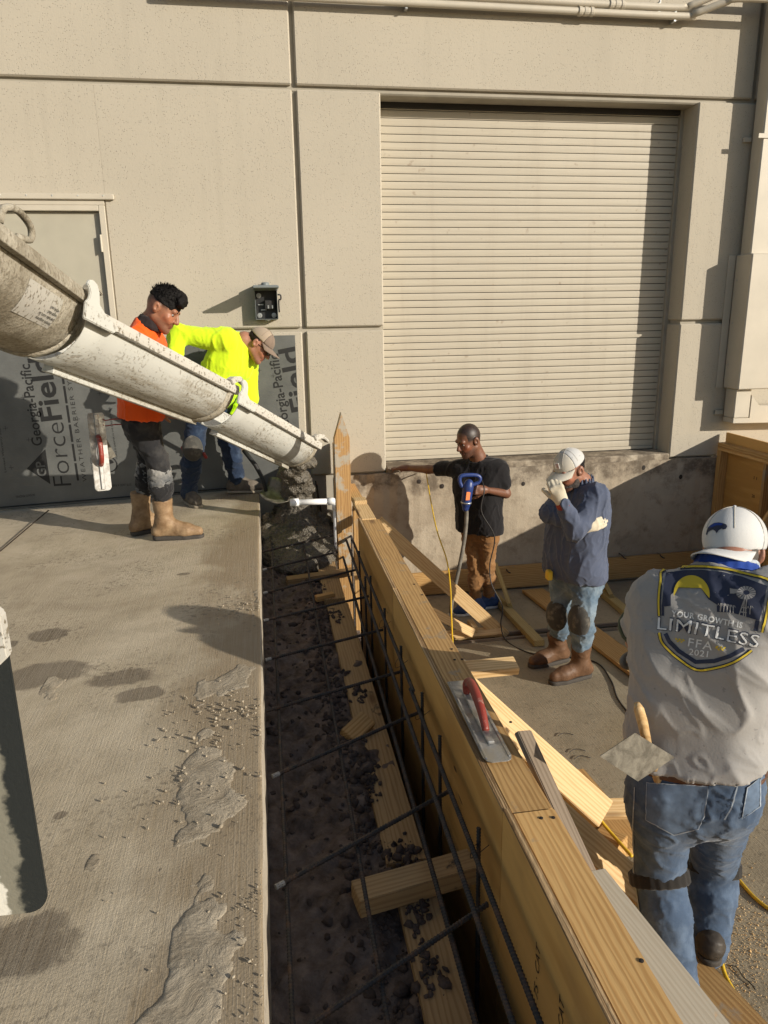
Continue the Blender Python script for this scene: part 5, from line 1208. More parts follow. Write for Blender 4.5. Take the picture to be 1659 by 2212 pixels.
clothe_shirt(T, J, 'hivis_orange', .022, P(290, 905, 5.4), 1.0, 11, .011, hemdir=(-.1, 0, -1))
clothe_legs(T, J, 'denim_dusty', .016, P(300, 880, 5.4), 12, .011, low=.50, wdir=(0, 0, 1))
F = Field(*bounds([J['knR'], J['knL'], J['anR'], J['anL']], .2), .008)
for s_ in 'LR': k_, a_ = A3(J['kn'+s_]), A3(J['an'+s_]); F.rc(lerp(k_, a_, .02), lerp(k_, a_, .3), .080, .082, .02); F.rc(lerp(k_, a_, .3), lerp(k_, a_, .50), .080, .066, .02)
sdf_obj('dusty_legs_painted_sun', F, 'denim_dusty_painted_sun', T, folds(14, .008, 24, (1, 1, 1.8)), it=2)  # pale shell from knee to boot top, its sunlit tone painted on
shoe('bootA1', J['anR'], (1, -.10, 0), T, 'boot_tan', 'sole_dark', slab_z(-.75), .36, shaft=N(P(350, 1078, 5.44)), rw=.05, heel=True); shoe('bootA2', J['anL'], (.75, .45, 0), T, 'boot_tan', 'sole_dark', slab_z(-.95), .33, shaft=N(P(303, 1062, 5.66)), rw=.05, heel=True)
torus_scarf(T, 'neck_gaiter', lerp(J['neck'], H.c, .22)+H.f*.008, (.35, 0, .94), .078, .019, 'gaiter_dark', H, seed=31)
# magnesium float hanging from a red wire hook at his hip
FLT = empty('concrete_float', P(215, 960, 5.28), 'magnesium float with a red handle hanging from a hook at the hip', 'float')
a, c = P(206, 892, 5.30), P(224, 1060, 5.24); ax_ = (c-a).normalized()
bl = link('blade', extrude_me([(x, y) for x, y in ((0, -.048), (.02, -.055), ((c-a).length-.02, -.055), ((c-a).length, -.04), ((c-a).length, .04), ((c-a).length-.02, .055), (.02, .055), (0, .048))], .008, .003), MT['tool_steel']); frame_obj(bl, a, ax_, V(.35, -1, .1), FLT)
rb_ = link('rib', box_me((.01, -.013, .004), ((c-a).length-.01, .013, .016), .003), MT['tool_steel']); frame_obj(rb_, a, ax_, V(.35, -1, .1), FLT)
mm = basis(ax_, V(.35, -1, .1)).to_4x4(); mm.translation = a; LL = (c-a).length
tube('handle', [mm @ V(LL*.30, 0, .012), mm @ V(LL*.33, 0, .055), mm @ V(LL*.42, 0, .075), mm @ V(LL*.55, 0, .075), mm @ V(LL*.62, 0, .05), mm @ V(LL*.66, 0, .012)], [.012]*1+[.016]*29+[.012]*1 if False else .0165, MT['red_handle'], FLT, 10, 6)
tr = link('hanging_trowel_plate', extrude_me([(-.06, -.055), (.075, -.05), (.06, .06), (-.07, .05)], .003, .001), MT['dusty_steel']); frame_obj(tr, P(225, 975, 5.36), V(.3, 0, -.95), V(.2, -1, .1)); tag(tr, 'dull square trowel plate hanging behind the float', 'trowel')
HK = empty('wire_hook', P(262, 912, 5.35), 'red wire tool hook looped behind the orange shirt', 'hook')
for dz in (0, 12): tube('hook_rod', [P(285, 905+dz, 5.45), P(250, 905+dz, 5.34), P(228, 908+dz, 5.31), P(222, 905+dz, 5.30)], .004, MT['red_wire'], HK, 6, 4)
tube('hook_loop', [P(285, 897, 5.45), P(272, 897, 5.40), P(270, 922, 5.40), P(285, 924, 5.45)], .004, MT['red_wire'], HK, 6, 3)
# ---------------------------------------------------------------- B: yellow shirt, bending with a shovel
J = dict(base=V(P(450, 1070, 6.6).x, 6.6, 0), fwd=(.75, -.35, -.45), neck=N(P(528, 735, 6.52)), shR=N(P(487, 735, 6.34)), shL=N(P(535, 772, 6.72)), elR=N(P(384, 722, 6.36)), wrR=N(P(372, 790, 6.22)), elL=N(P(536, 862, 6.66)), wrL=N(P(500, 915, 6.55)),
         hipR=N(P(432, 868, 6.48)), hipL=N(P(462, 862, 6.70)), knR=N(P(418, 968, 6.40)), knL=N(P(496, 960, 6.66)), anR=N(P(408, 1064, 6.50)), anL=N(P(512, 1036, 6.72)))
T = body_base('person', J, 'person in a bright yellow shirt and tan cap bending over a shovel')
H = HeadFrame(N(P(560, 745, 6.50)), (.70, -.25, -.66), (.66, -.02, .74), 1.10)
skin_body(T, J, H, skin_col(H, (.36, .17, .11), stubble=.15), [dict(wrist=J['wrR'], d=(.3, 0, -1), pn=(1, .2, .2), curl=(.8,)*4, thumb_side=-1), dict(wrist=J['wrL'], d=(.3, -.2, -1), pn=(-.4, -1, 0), curl=(.8,)*4)])
face_bits(T, H, 'hair_brown', eyes=True)
hair_cap(T, H, 'hair_brown', (.080, .102, .092), (0, -.016, .03), [((0, -.02, -.03), (0, .25, -1)), ((0, .0, 0), (0, 1, .1))], 7, .003)
cap(T, H, 'cap_tan', 'cap_mesh_tan', 'cap_tan', .04, .03, .040)
sg_ = Field(*bounds([H(0, .09, 0)], .14), .004)
for s2 in (1, -1): sg_.ell(H(s2*.034, .102, -.002), (.027*1.1, .008, .020*1.1), H.R, 0); sg_.rc(H(s2*.058, .085, .004), H(s2*.080, -.01, .004), .0035, .003, .002)
sg_.rc(H(.012, .106, .005), H(-.012, .106, .005), .003, .003, .002); sdf_obj('sunglasses', sg_, 'lens_dark', T, None, it=0)
clothe_shirt(T, J, 'hivis_yellow', .026, P(430, 880, 6.5), 1.0, 21, .014, wsc=1.05, hemdir=(-.3, 0, -1), scale=11)
clothe_legs(T, J, 'denim_dark', .018, P(440, 840, 6.5), 22, .012, low=.98)
pad(T, 'knee_pad', A3(J['knR'])+np.array([.0, -.075, .01]), (.2, -1, 0), (0, 0, 1), 'knee_pad', .075, .11, .05)
for k_, (d1, d2) in enumerate((((-.085, -.06, .02), (-.06, -.09, -.04)), ((.085, -.06, -.04), (.10, -.05, -.075)))):
    F = Field(*bounds([A3(J['knR'])], .2), .006); F.rc(A3(J['knR'])+np.array(d1), A3(J['knR'])+np.array(d2), .014, .014, 0); sdf_obj('pad_strap', F, 'red_wire', T, None, it=0)
shoe('shoeB1', J['anR'], (.45, -.9, 0), T, 'shoe_grey', 'sole_light', slab_z(J['anR'][0]), .31, rw=.05); shoe('shoeB2', J['anL'], (1, -.12, 0), T, 'shoe_grey', 'sole_light', 0, .32, rw=.05)
SH = empty('shovel', P(600, 1060, 6.3), 'shovel with a dark bent neck scooping concrete below the chute', 'shovel')
hp0 = P(372, 800, 6.20)
tube('shaft', [hp0, P(500, 930, 6.45), P(528, 975, 6.46)], .016, MT['handle_wood'], SH, 8, 4); tube('neck', [P(526, 972, 6.46), P(552, 1005, 6.42), P(568, 1035, 6.38), P(575, 1062, 6.34)], [.019, .019, .018, .017], MT['rubber_black'], SH, 8)
vs = []; fs = []
A_, B_, C_ = P(572, 1050, 6.36), P(632, 1078, 6.20), V(.12, .25, .1)
axx = (B_-A_).normalized(); sidev = V(.45, .45, .65); sidev = (sidev-axx*sidev.dot(axx)).normalized(); nn_ = axx.cross(sidev)
for i in range(9):
    t = i/8; wd_ = .115*(1-max(0, t-.55)**2*3.2)*(.75+.25*min(1, t*5))
    for j in range(7): u_ = j/6*2-1; vs.append(A_+axx*(t*.28)+sidev*(u_*wd_)+nn_*(-.04*(1-u_*u_)+.02))
for i in range(8):
    for j in range(6): a_ = i*7+j; fs.append((a_, a_+1, a_+8, a_+7))
me = mesh_from('blade', vs, fs); o = link('blade', me, MT['dusty_steel'], smooth=True); mod = o.modifiers.new('s', 'SOLIDIFY'); mod.thickness = .004; child_local(o, SH)
# ---------------------------------------------------------------- C: black tee, vibrator
J = dict(base=V(1.83, 6.25, floor_z(6.25)), fwd=(-.6, -.8, 0), neck=N(P(1032, 988, 6.24)), shL=N(P(1078, 1012, 6.14)), shR=N(P(988, 1012, 6.36)), elL=N(P(1093, 1066, 6.10)), wrL=N(P(1048, 1058, 5.96)), elR=N(P(925, 1014, 6.58)), wrR=N(P(880, 1011, 6.74)),
         hipL=N(P(1056, 1150, 6.18)), hipR=N(P(1018, 1150, 6.32)), knL=N(P(1053, 1228, 6.18)), knR=N(P(1026, 1226, 6.24)), anL=N(P(1056, 1288, 6.32)), anR=N(P(1026, 1300, 6.20)))
T = body_base('person', J, 'person in a black tee and brown trousers resting one hand on the door sill')
H = HeadFrame(N(P(1012, 951, 6.20)), (-.86, -.34, -.34), (-.3, -.1, .95), 1.13)
skin_body(T, J, H, skin_col(H, (.155, .068, .038), stubble=.55, buzz=.93), [dict(wrist=J['wrR'], d=(-.9, .45, -.1), pn=(0, 0, -1), curl=(.12, .15, .18, .25), thumb=(.2, .3), spread=.5, thumb_side=-1, sc=1.1), dict(wrist=J['wrL'], d=(-.95, -.2, .1), pn=(-.15, .9, -.2), curl=(.65, .7, .75, .8), thumb=(.6, .7), thumb_side=-1 if False else 1, sc=1.08)])
face_bits(T, H, 'hair_black')
clothe_shirt(T, J, 'tee_black', .010, P(1035, 1150, 6.2), .30, 31, .010, belly=.012, wsc=.92, hemdir=(0, 0, -1))
clothe_legs(T, J, 'canvas_brown', .008, P(1035, 1130, 6.2), 32, .012, low=.98, sc=.86)
shoe('sneakC1', J['anR'], (-.95, -.1, 0), T, 'sneaker_blue', 'sole_white', floor_z(6.2), .30, rw=.046); shoe('sneakC2', J['anL'], (-.95, -.1, 0), T, 'sneaker_blue', 'sole_white', floor_z(6.32), .30, rw=.046)
VB = empty('concrete_vibrator', P(1010, 1060, 5.93), 'blue handheld concrete vibrator with a long dirty hose', 'vibrator')
vp = P(1008, 1062, 5.93)
def vbx(nm, p0, p1, w_, t_, mt): child_local(board(nm, p0, p1, w_, t_, MT[mt], V(.3, -1, 0), None, .012), VB)
F = Field(*bounds([P(1010, 1035, 5.93), P(1005, 1095, 5.93)], .1), .005); F.rc(P(1011, 1052, 5.93), P(1007, 1086, 5.93), .045, .042, .01); F.rc(P(1013, 1044, 5.93), P(1011, 1055, 5.93), .036, .036, .02); F.rc(P(1007, 1088, 5.93), P(1006, 1098, 5.93), .034, .03, .01)
sdf_obj('motor_body', F, 'blue_plastic', VB, None, it=1)
tube('handle_grip', [P(998, 1052, 5.93), P(993, 1040, 5.93), P(995, 1029, 5.93), P(1010, 1026, 5.93), P(1030, 1027, 5.93), P(1037, 1033, 5.93), P(1034, 1042, 5.93), P(1018, 1048, 5.93)], .017, MT['blue_plastic'], VB, 10, 4)
tube('vent_ring', [P(1007.4, 1084, 5.93), P(1007.2, 1087, 5.93)], .0465, MT['zinc'], VB, 16)
child_local(board('rating_label', P(1009, 1060, 5.93)+V(-.0, -.0455, 0), P(1007, 1078, 5.93)+V(0, -.0445, 0), .04, .004, MT['orange_label'], V(.3, -1, 0), None, .001), VB)
tube('hose', [P(1006, 1090, 5.93), P(1008, 1110, 5.92), P(1004, 1160, 5.90), P(992, 1225, 5.88), P(978, 1290, 5.86), P(972, 1338, 5.84)], [.026]*3+[.02]*200 if False else .017, MT['hose_dirty'], VB, 10, 6)
tube('vibrating_head', [P(973, 1325, 5.84), P(970, 1352, 5.83)], [.024, .022], MT['tool_steel'], VB, 10)
# ---------------------------------------------------------------- D: blue shirt, cap, crossed arms
J = dict(base=V(2.12, 4.75, floor_z(4.75)), fwd=(-.88, -.45, 0), neck=N(P(1256, 1042, 4.76)), shL=N(P(1288, 1072, 4.60)), shR=N(P(1218, 1066, 4.92)), elL=N(P(1240, 1146, 4.50)), wrL=N(P(1213, 1082, 4.46)), elR=N(P(1186, 1108, 4.78)), wrR=N(P(1258, 1138, 4.52)),
         hipL=N(P(1268, 1246, 4.68)), hipR=N(P(1222, 1244, 4.88)), knL=N(P(1260, 1322, 4.60)), knR=N(P(1212, 1310, 4.86)), anL=N(P(1254, 1436, 4.62)), anR=N(P(1206, 1402, 4.94)))
T = body_base('person', J, 'person in a blue work shirt and white cap holding a gloved hand to the face')
H = HeadFrame(N(P(1230, 1014, 4.72)), (-.86, -.36, -.36), (-.34, -.12, .93), 1.10)
skin_body(T, J, H, skin_col(H, (.27, .125, .08), stubble=.6), [])
face_bits(T, H, 'hair_grey')
hair_cap(T, H, 'hair_black', (.080, .102, .092), (0, -.016, .03), [((0, -.02, -.045), (0, .25, -1)), ((0, -.005, 0), (0, 1, .1))], 17, .003)
hair_cap(T, H, 'beard_grey', (.066, .075, .062), (0, .026, -.068), [((0, .0, -.045), (0, .35, 1)), ((0, -.02, 0), (0, -1, 0))], 18, .003, name='beard')
cp = cap(T, H, 'cap_cream', 'cap_mesh_white', 'cap_cream', .10, .022, .036)
for nm, hd in (('L', dict(wrist=J['wrL'], d=N(P(1196, 1040, 4.46))-J['wrL'], pn=(.2, .9, .1), curl=(1.0, 1.1, 1.15, 1.2), thumb=(.7, .8), thumb_side=1, sc=1.15)), ('R', dict(wrist=J['wrR'], d=(.9, -.05, .15), pn=(-.1, .9, .1), curl=(.35, .4, .4, .45), thumb=(.4, .5), thumb_side=-1, sc=1.12))):
    F = Field(*bounds([hd['wrist'], A3(hd['wrist'])+unit(hd['d'])*.18], .12), .0045); hand(F, k=.006, **hd); F.D -= .0045
    F.rc(A3(hd['wrist'])-unit(hd['d'])*.03, A3(hd['wrist']), .045, .038, .015); g = sdf_obj('glove', F, 'glove_cotton', T, folds(77, .0025, 60), it=1)
    if nm == 'L':
        F = Field(*bounds([hd['wrist']], .1), .005); q_ = A3(hd['wrist'])-unit(hd['d'])*.032; F.rc(q_, q_+unit(hd['d'])*.006, .047, .047, 0); sdf_obj('glove_cuff', F, 'red_wire', T, None, it=0)
clothe_shirt(T, J, 'shirt_blue', .016, P(1245, 1252, 4.7), {'L': .97, 'R': .98}, 41, .014, belly=.028, wsc=.98, hemdir=(0, 0, -1), collar=.02, res=.008)
F = Field(*bounds([J['neck']], .18), .006); nk = A3(J['neck']); fd = unit((-.88, -.45, 0)); lf = unit(np.cross((0, 0, 1), fd))
for t in np.linspace(-2.4, 2.4, 15):
    c_ = nk-fd*(.082*math.cos(t)-.01)+lf*.086*math.sin(t)+np.array([0, 0, .016-.020*abs(t)/2.4]); F.rc(c_, c_+np.array([0, 0, .036]), .012, .008, .012)
sdf_obj('shirt_collar', F, 'shirt_blue', T, folds(44, .003, 40), it=1)
clothe_legs(T, J, 'denim_light', .016, P(1245, 1225, 4.7), 42, .013, low=.62, wdir=(0, 0, 1))
for s_ in 'LR': pad(T, 'knee_pad', A3(J['kn'+s_])+unit((-.85, -.5, 0))*.05+np.array([0, 0, -.055]), (-.85, -.5, 0), (0, 0, 1), 'knee_pad', .078, .125, .055)
for s_, sx_, sy_, fz_ in (('L', 1256, 1392, 4.62), ('R', 1202, 1368, 4.94)): shoe('bootD'+s_, J['an'+s_], (-1, -.22, 0), T, 'boot_brown', 'sole_dark', floor_z(fz_), .345, shaft=N(P(sx_, sy_, fz_)), rw=.052, heel=True)
# patch on the cap front
c_ = H(.012, .098, .078); o = board('cap_patch', V(*(c_-H.l*.0+H.u*.022).tolist()), V(*(c_-H.u*.022).tolist()), .036, .004, MT['label_white'], V(*unit(H.f+H.u*.35+H.l*.25).tolist()), None, .001); child_local(o, T)
for k_ in range(4):
    q_ = c_+H.u*(.014-.009*k_)+unit(H.f+H.u*.35+H.l*.25)*.003; o = board('patch_stripe', V(*(q_-H.l*.014).tolist()), V(*(q_+H.l*.014).tolist()), .003, .002, MT['red_wire'], V(*unit(H.f+H.u*.35+H.l*.25).tolist()), None, .0003); child_local(o, T)

TPM = box('tape_measure', V(-.02, -.028, -.035), V(.02, .028, .035), MT['yellow_cord'], None, .008); TPM.location = P(1186, 1242, 4.74); tag(TPM, 'yellow tape measure clipped at the waist of the blue shirt', 'tape measure')
# ---------------------------------------------------------------- E: grey printed tee, jeans, cap worn backwards
PLZ = floor_z(2.0)+.115
J = dict(base=V(1.5, 2.0, floor_z(2.0)), fwd=(.48, .86, -.10), neck=N(P(1570, 1226, 2.10)), shL=N(P(1418, 1294, 2.18)), shR=N(P(1668, 1284, 1.96)), elL=N(P(1378, 1386, 2.34)), wrL=N(P(1500, 1440, 2.52)), elR=N(P(1735, 1430, 2.0)), wrR=N(P(1676, 1585, 2.10)),
         hipL=N(P(1432, 1720, 2.04)), hipR=N(P(1562, 1702, 1.95)), knL=N(P(1424, 1895, 2.02)), knR=N(P(1540, 1868, 2.12)), anL=N(P(1466, 2130, 1.84)), anR=N(P(1530, 2046, 2.02)))
T = body_base('person', J, 'person in a grey printed tee, jeans and a backwards white cap')
H = HeadFrame(N(P(1582, 1194, 2.18)), (.42, .86, -.34), (.1, .30, .95), 1.03)
SKE = (.30, .14, .09)
skin_body(T, J, H, skin_col(H, SKE), [dict(wrist=J['wrR'], d=(-.3, .4, -.9), pn=(-.8, .3, 0), curl=(.4,)*4, thumb=(.4, .4), thumb_side=1), dict(wrist=J['wrL'], d=(.8, .5, -.2), pn=(0, .2, -1), curl=(.5,)*4)])
face_bits(T, H, 'hair_grey')
hair_cap(T, H, 'hair_grey', (.077, .093, .088), (0, -.012, .018), [((0, -.02, -.045), (0, .2, -1)), ((0, .0, .015), (0, 0, 1))], 27, .002)
HC = HeadFrame(H.c-H.f*.016*1.03+H.u*.006, (-.86, -.48, .20), (.12, .30, .94), 1.12)
cap(T, HC, 'cap_white', 'cap_mesh_white', 'cap_white', .0, -.012, .005)
torus_scarf(T, 'neck_gaiter', lerp(A3(J['neck']), H.c, .30), (.1, .3, .95), .082, .015, 'gaiter_print', H, seed=51, rows=2); torus_scarf(T, 'neck_gaiter_band', lerp(A3(J['neck']), H.c, .27), (.32, .25, .92), .085, .016, 'gaiter_blue', H, seed=52, rows=2)
shirt = clothe_shirt(T, J, 'tee_grey', .020, P(1520, 1622, 2.0), {'L': .34, 'R': .32}, 61, .0095, rot=-.75, belly=.02, wsc=.96, res=.0075, hemdir=(.2, .1, -1), scale=10, collar=-.035)
clothe_legs(T, J, 'denim', .018, P(1500, 1618, 2.0), 62, .0065, low=.99, sc=1.02, wdir=(.02, .0, 1), res=.0075)
# sleeve lining ring at the left cuff
cfp = lerp(J['shL'], J['elL'], .68); cd_ = unit(np.asarray(J['elL'])-np.asarray(J['shL'])); a_ = unit(np.cross(cd_, (0, 0, 1))); b2 = np.cross(cd_, a_); F = Field(*bounds([cfp], .14), .006)
pts = [cfp+(a_*math.cos(t)+b2*math.sin(t))*.083 for t in np.linspace(0, 6.283, 17)]
for i in range(16): F.rc(pts[i], pts[i+1], .009, .009, 0)
sdf_obj('sleeve_cuff', F, 'collar_olive', T, None, it=0)
# belt
hL, hR = A3(J['hipL']), A3(J['hipR']); mh = (hL+hR)/2; msx = (A3(J['shL'])+A3(J['shR']))/2; bc = A3(P(1505, 1648, 1.99)); l_ = unit(hL-hR)
F = Field(*bounds([bc], .34), .0075); axu = unit(msx-mh); 
for t in (-.25, .0): c_ = mh+axu*(np.dot(bc-mh, axu)); F.rc(c_+l_*.096*1.02, c_-l_*.096*1.02, .118*1.02+.012, .118*1.02+.012, 0)
bpl = np.array([.02, 0, 1.]); F.cut(bc+np.array([0, 0, .012]), bpl); F.cut(bc-np.array([0, 0, .024]), -bpl); sdf_obj('belt', F, 'belt_leather', T, None, it=1)
shoe('shoeE1', J['anR'], (.5, .85, 0), T, 'shoe_dark', 'sole_dark', PLZ, .31, rw=.05); shoe('shoeE2', J['anL'], (.5, .85, 0), T, 'shoe_dark', 'sole_dark', floor_z(1.85), .31, rw=.05)
# knee straps
for s_, rr in (('L', .096), ('R', .092)):
    kc = A3(J['kn'+s_]); F = Field(*bounds([kc], .16), .006); ax2 = unit(A3(J['kn'+s_])-A3(J['an'+s_])); a_ = unit(np.cross(ax2, (1, .2, 0))); b2 = np.cross(ax2, a_)
    for q_ in (-.015, 0, .015):
        pts = [kc+ax2*q_+(a_*math.cos(t)+b2*math.sin(t))*rr for t in np.linspace(0, 6.283, 21)]
        for i in range(20): F.rc(pts[i], pts[i+1], .0085, .0085, .006)
    sdf_obj('knee_strap', F, 'strap_black', T, None, it=1)
# ---- print on the back and seams/pockets on the jeans, laid on the cloth surface
bpy.context.view_layer.update()
def bvh_of(o):
    me = o.data; v = np.empty(len(me.vertices)*3, np.float32); me.vertices.foreach_get('co', v); v = v.reshape(-1, 3)+np.array(o.matrix_world.translation if o.parent is None else o.parent.location, np.float32)
    return BVHTree.FromPolygons([tuple(x) for x in v.tolist()], [tuple(p.vertices) for p in me.polygons])
def lay(me2d, bv, name, mat, parent, off, maxlen=9):
    """drape a flat mesh given in photo pixels over a cloth surface"""
    bm = bmesh.new(); bm.from_mesh(me2d); bmesh.ops.triangulate(bm, faces=bm.faces[:])
    for _ in range(6):
        es = [e for e in bm.edges if e.calc_length() > maxlen]
        if not es: break
        bmesh.ops.subdivide_edges(bm, edges=es, cuts=1); bmesh.ops.triangulate(bm, faces=bm.faces[:])
    dead = []
    for v_ in bm.verts:
        r = ray(v_.co.x, v_.co.y).normalized(); hit, nrm, _, _ = bv.ray_cast(CAM, r)
        if hit is None: dead.append(v_); continue
        if nrm.dot(r) > 0: nrm = -nrm
        v_.co = hit+nrm*off-parent.location
    bmesh.ops.delete(bm, geom=dead, context='VERTS'); bmesh.ops.recalc_face_normals(bm, faces=bm.faces[:])
    o = link(name, bm_mesh(name, bm), MT[mat], parent, True); return o
def poly2(pts): return mesh_from('p', [(x, y, 0) for x, y in pts], [tuple(range(len(pts)))])
def strip2(pts, w_, closed=False):
    vs = []; fs = []; n = len(pts)
    for i, p in enumerate(pts):
        a_ = V(*pts[(i-1) % n if closed else max(i-1, 0)]); c_ = V(*pts[(i+1) % n if closed else min(i+1, n-1)]); d_ = (c_-a_).normalized(); nn = V(-d_.y, d_.x); vs += [(*(V(*p)+nn*w_/2), 0), (*(V(*p)-nn*w_/2), 0)]
    for i in range(n if closed else n-1): j = (i+1) % n; fs.append((2*i, 2*i+1, 2*j+1, 2*j))
    return mesh_from('s', vs, fs)
bv = bvh_of(shirt)
plain('print_navy', (.022, .030, .062), .8); plain('print_yellow', (.62, .46, .03), .8); plain('print_white', (.72, .72, .70), .8); plain('print_shirt', (.33, .318, .305), .9)
def zp(x, y): return (1900+x*.4295)*.6636, (1650+y*.4295)*.6636           # coordinates read in an enlargement of the photo -> photo pixels
Zl = lambda L_: [zp(*p) for p in L_]
lay(poly2(Zl([(625, 500), (760, 482), (900, 478), (1050, 495), (1200, 530), (1390, 600), (1360, 760), (1330, 862), (1200, 822), (1110, 800), (1010, 796), (1010, 740), (945, 700), (890, 618), (720, 615), (660, 670), (660, 750), (615, 755), (595, 740), (608, 600)])), bv, 'back_print_sky', 'print_navy', T, .0018)
sun_pts = [(820+138*math.cos(t), 662-138*math.sin(t)) for t in np.linspace(-.22, math.pi+.12, 26)]
lay(poly2(Zl(sun_pts+[(720, 615), (890, 618)])), bv, 'back_print_sun', 'print_yellow', T, .004)
outer = [(574, 826), (572, 700), (585, 560), (598, 488), (730, 462), (900, 456), (1060, 472), (1230, 510), (1420, 572), (1400, 730), (1375, 850), (1352, 950)]
lower = [(574, 955), (592, 1020), (640, 1080), (720, 1150), (852, 1232), (1000, 1220), (1130, 1180), (1220, 1125), (1272, 1085)]
for pts, nm in ((outer, 'back_print_border'), (lower, 'back_print_border')):
    lay(strip2(Zl([(p.x, p.y) for p in smooth_path([V(*q, 0) for q in pts], 4)]), 8.5), bv, nm, 'print_navy', T, .0019, 7); lay(strip2(Zl([(p.x, p.y) for p in smooth_path([V(*q, 0) for q in pts], 4)]), 4.2), bv, nm, 'print_yellow', T, .0042, 7)
lay(strip2(Zl([(620, 960), (650, 1020), (720, 1090), (850, 1175), (990, 1168), (1110, 1130), (1215, 1075)]), 9), bv, 'back_print_band', 'print_navy', T, .0018, 7)
lay(strip2(Zl([(602, 740), (602, 826)]), 5), bv, 'back_print_band', 'print_navy', T, .0018, 7); lay(strip2(Zl([(1318, 860), (1302, 940)]), 9), bv, 'back_print_band', 'print_navy', T, .0018, 7)
def curved_text(s, pts, hgt, name, mat, off, bold=0.0, spacing=1.0, serif=True, shear=0):
    """letters along a polyline given in enlargement pixels (baseline, left to right)"""
    path = [V(*p, 0) for p in pts]; path = smooth_path(path, 10); cum = [0]
    for i in range(1, len(path)): cum.append(cum[-1]+(path[i]-path[i-1]).length)
    L_ = cum[-1]; me = fit_text(s, L_, hgt, bold=bold, spacing=spacing, res=2)
    bm = bmesh.new(); bm.from_mesh(me); bmesh.ops.triangulate(bm, faces=bm.faces[:])
    for v_ in bm.verts:
        d_ = min(max(v_.co.x, 0), L_-1e-4); i = max(k for k in range(len(cum)) if cum[k] <= d_); i = min(i, len(path)-2); t = (d_-cum[i])/(cum[i+1]-cum[i]+1e-9); p = path[i].lerp(path[i+1], t); tg = (path[i+1]-path[i]).normalized(); nn = V(tg.y, -tg.x, 0)
        q_ = p+nn*v_.co.y; v_.co = V(*zp(q_.x, q_.y), 0)
    o = lay(bm_mesh('ct', bm), bv, name, mat, T, off, 4.5); o['kind'] = 'stuff' if False else ''; del o['kind']; return o
curved_text('YOUR GROWTH IS', [(664, 828), (840, 848), (1030, 885), (1200, 918)], 42, 'back_print_line', 'print_white', .0028, .03, 1.12)
curved_text('LIMITLESS', [(556, 930), (760, 950), (940, 985), (1140, 1030), (1322, 1068)], 98, 'back_print_word', 'print_navy', .0026, .02, 1.04); curved_text('LIMITLESS', [(560, 928), (760, 948), (940, 983), (1140, 1028), (1318, 1064)], 92, 'back_print_word', 'print_white', .0052, .0, 1.06)
curved_text('FFA', [(790, 1055), (880, 1070), (972, 1086)], 64, 'back_print_word', 'print_white', .0028, .006, 1.15); curved_text('2021', [(797, 1118), (870, 1128), (940, 1138)], 46, 'back_print_year', 'print_white', .0028, .008, 1.05)
# wheat sprigs
for cx_, cy_, sg2 in ((742, 1015, -1), (1025, 1068, 1)):
    for k_ in range(5):
        x0 = cx_+sg2*(-28+14*k_); y0 = cy_+sg2*k_*2; s3 = 1 if k_ % 2 else -1
        lay(poly2(Zl([(x0, y0), (x0+sg2*12, y0+s3*15), (x0+sg2*26, y0+s3*13), (x0+sg2*14, y0+2)])), bv, 'back_print_sprig', 'print_yellow', T, .0027, 12)
# windmill, corn rows
wc = (1234, 652)
for k_ in range(16):
    a1 = k_*math.pi/8; a2 = a1+.30; lay(poly2(Zl([(wc[0]+26*math.cos(a1), wc[1]+18*math.sin(a1)), (wc[0]+72*math.cos(a1), wc[1]+50*math.sin(a1)), (wc[0]+72*math.cos(a2), wc[1]+50*math.sin(a2)), (wc[0]+26*math.cos(a2), wc[1]+18*math.sin(a2))])), bv, 'back_print_vane', 'print_shirt', T, .004, 12)
lay(poly2(Zl([(1112, 618), (1165, 628), (1180, 650), (1112, 662)])), bv, 'back_print_tail', 'print_shirt', T, .004, 12)
for a_, c_ in (((1222, 700), (1178, 822)), ((1236, 700), (1228, 832)), ((1222, 700), (1212, 828)), ((1200, 760), (1240, 766)), ((1190, 795), (1238, 800))): lay(strip2(Zl([a_, c_]), 2.4), bv, 'back_print_tower', 'print_shirt', T, .004, 12)
for k_ in range(6):
    x0 = (1040, 1062, 1085, 1108, 1132, 1262)[k_]; y0 = 770+k_*4; 
    lay(strip2(Zl([(x0, y0+22), (x0+4, y0-40)]), 2.2), bv, 'back_print_corn', 'print_shirt', T, .004, 12)
    for s3 in (1, -1): lay(poly2(Zl([(x0+2, y0-10), (x0+s3*14, y0-42), (x0+s3*24, y0-20), (x0+s3*13, y0-32)])), bv, 'back_print_corn', 'print_shirt', T, .004, 12)
# jeans: seams and pockets
jeans = [c for c in T.children if c.name.startswith('trousers')][0]; bj = bvh_of(jeans)
plain('denim_pocket', (.10, .145, .215), .9, 0, .2, 30); plain('stitch', (.27, .31, .36), .9, 0, .25, 60)
pk = [(1398, 1690), (1530, 1698), (1522, 1762), (1508, 1790), (1455, 1802), (1396, 1770)]; pk2 = [(1613, 1700), (1640, 1678), (1640, 1740), (1602, 1768)]
for p_ in (pk, pk2):
    lay(poly2(p_), bj, 'pocket', 'denim_pocket', T, .0035, 10); lay(strip2(p_, 2.2, True), bj, 'pocket_seam', 'stitch', T, .0048, 8)
lay(strip2([(1592, 1650), (1592, 1700), (1580, 1745), (1565, 1770)], 3), bj, 'seat_seam', 'stitch', T, .003, 8); lay(strip2([(1440, 1668), (1510, 1690), (1590, 1695), (1640, 1672)], 3), bj, 'yoke_seam', 'stitch', T, .003, 8)
lay(strip2([(1372, 1700), (1368, 1780), (1370, 1880), (1385, 1990), (1400, 2060)], 2.4), bj, 'side_seam', 'stitch', T, .003, 8)
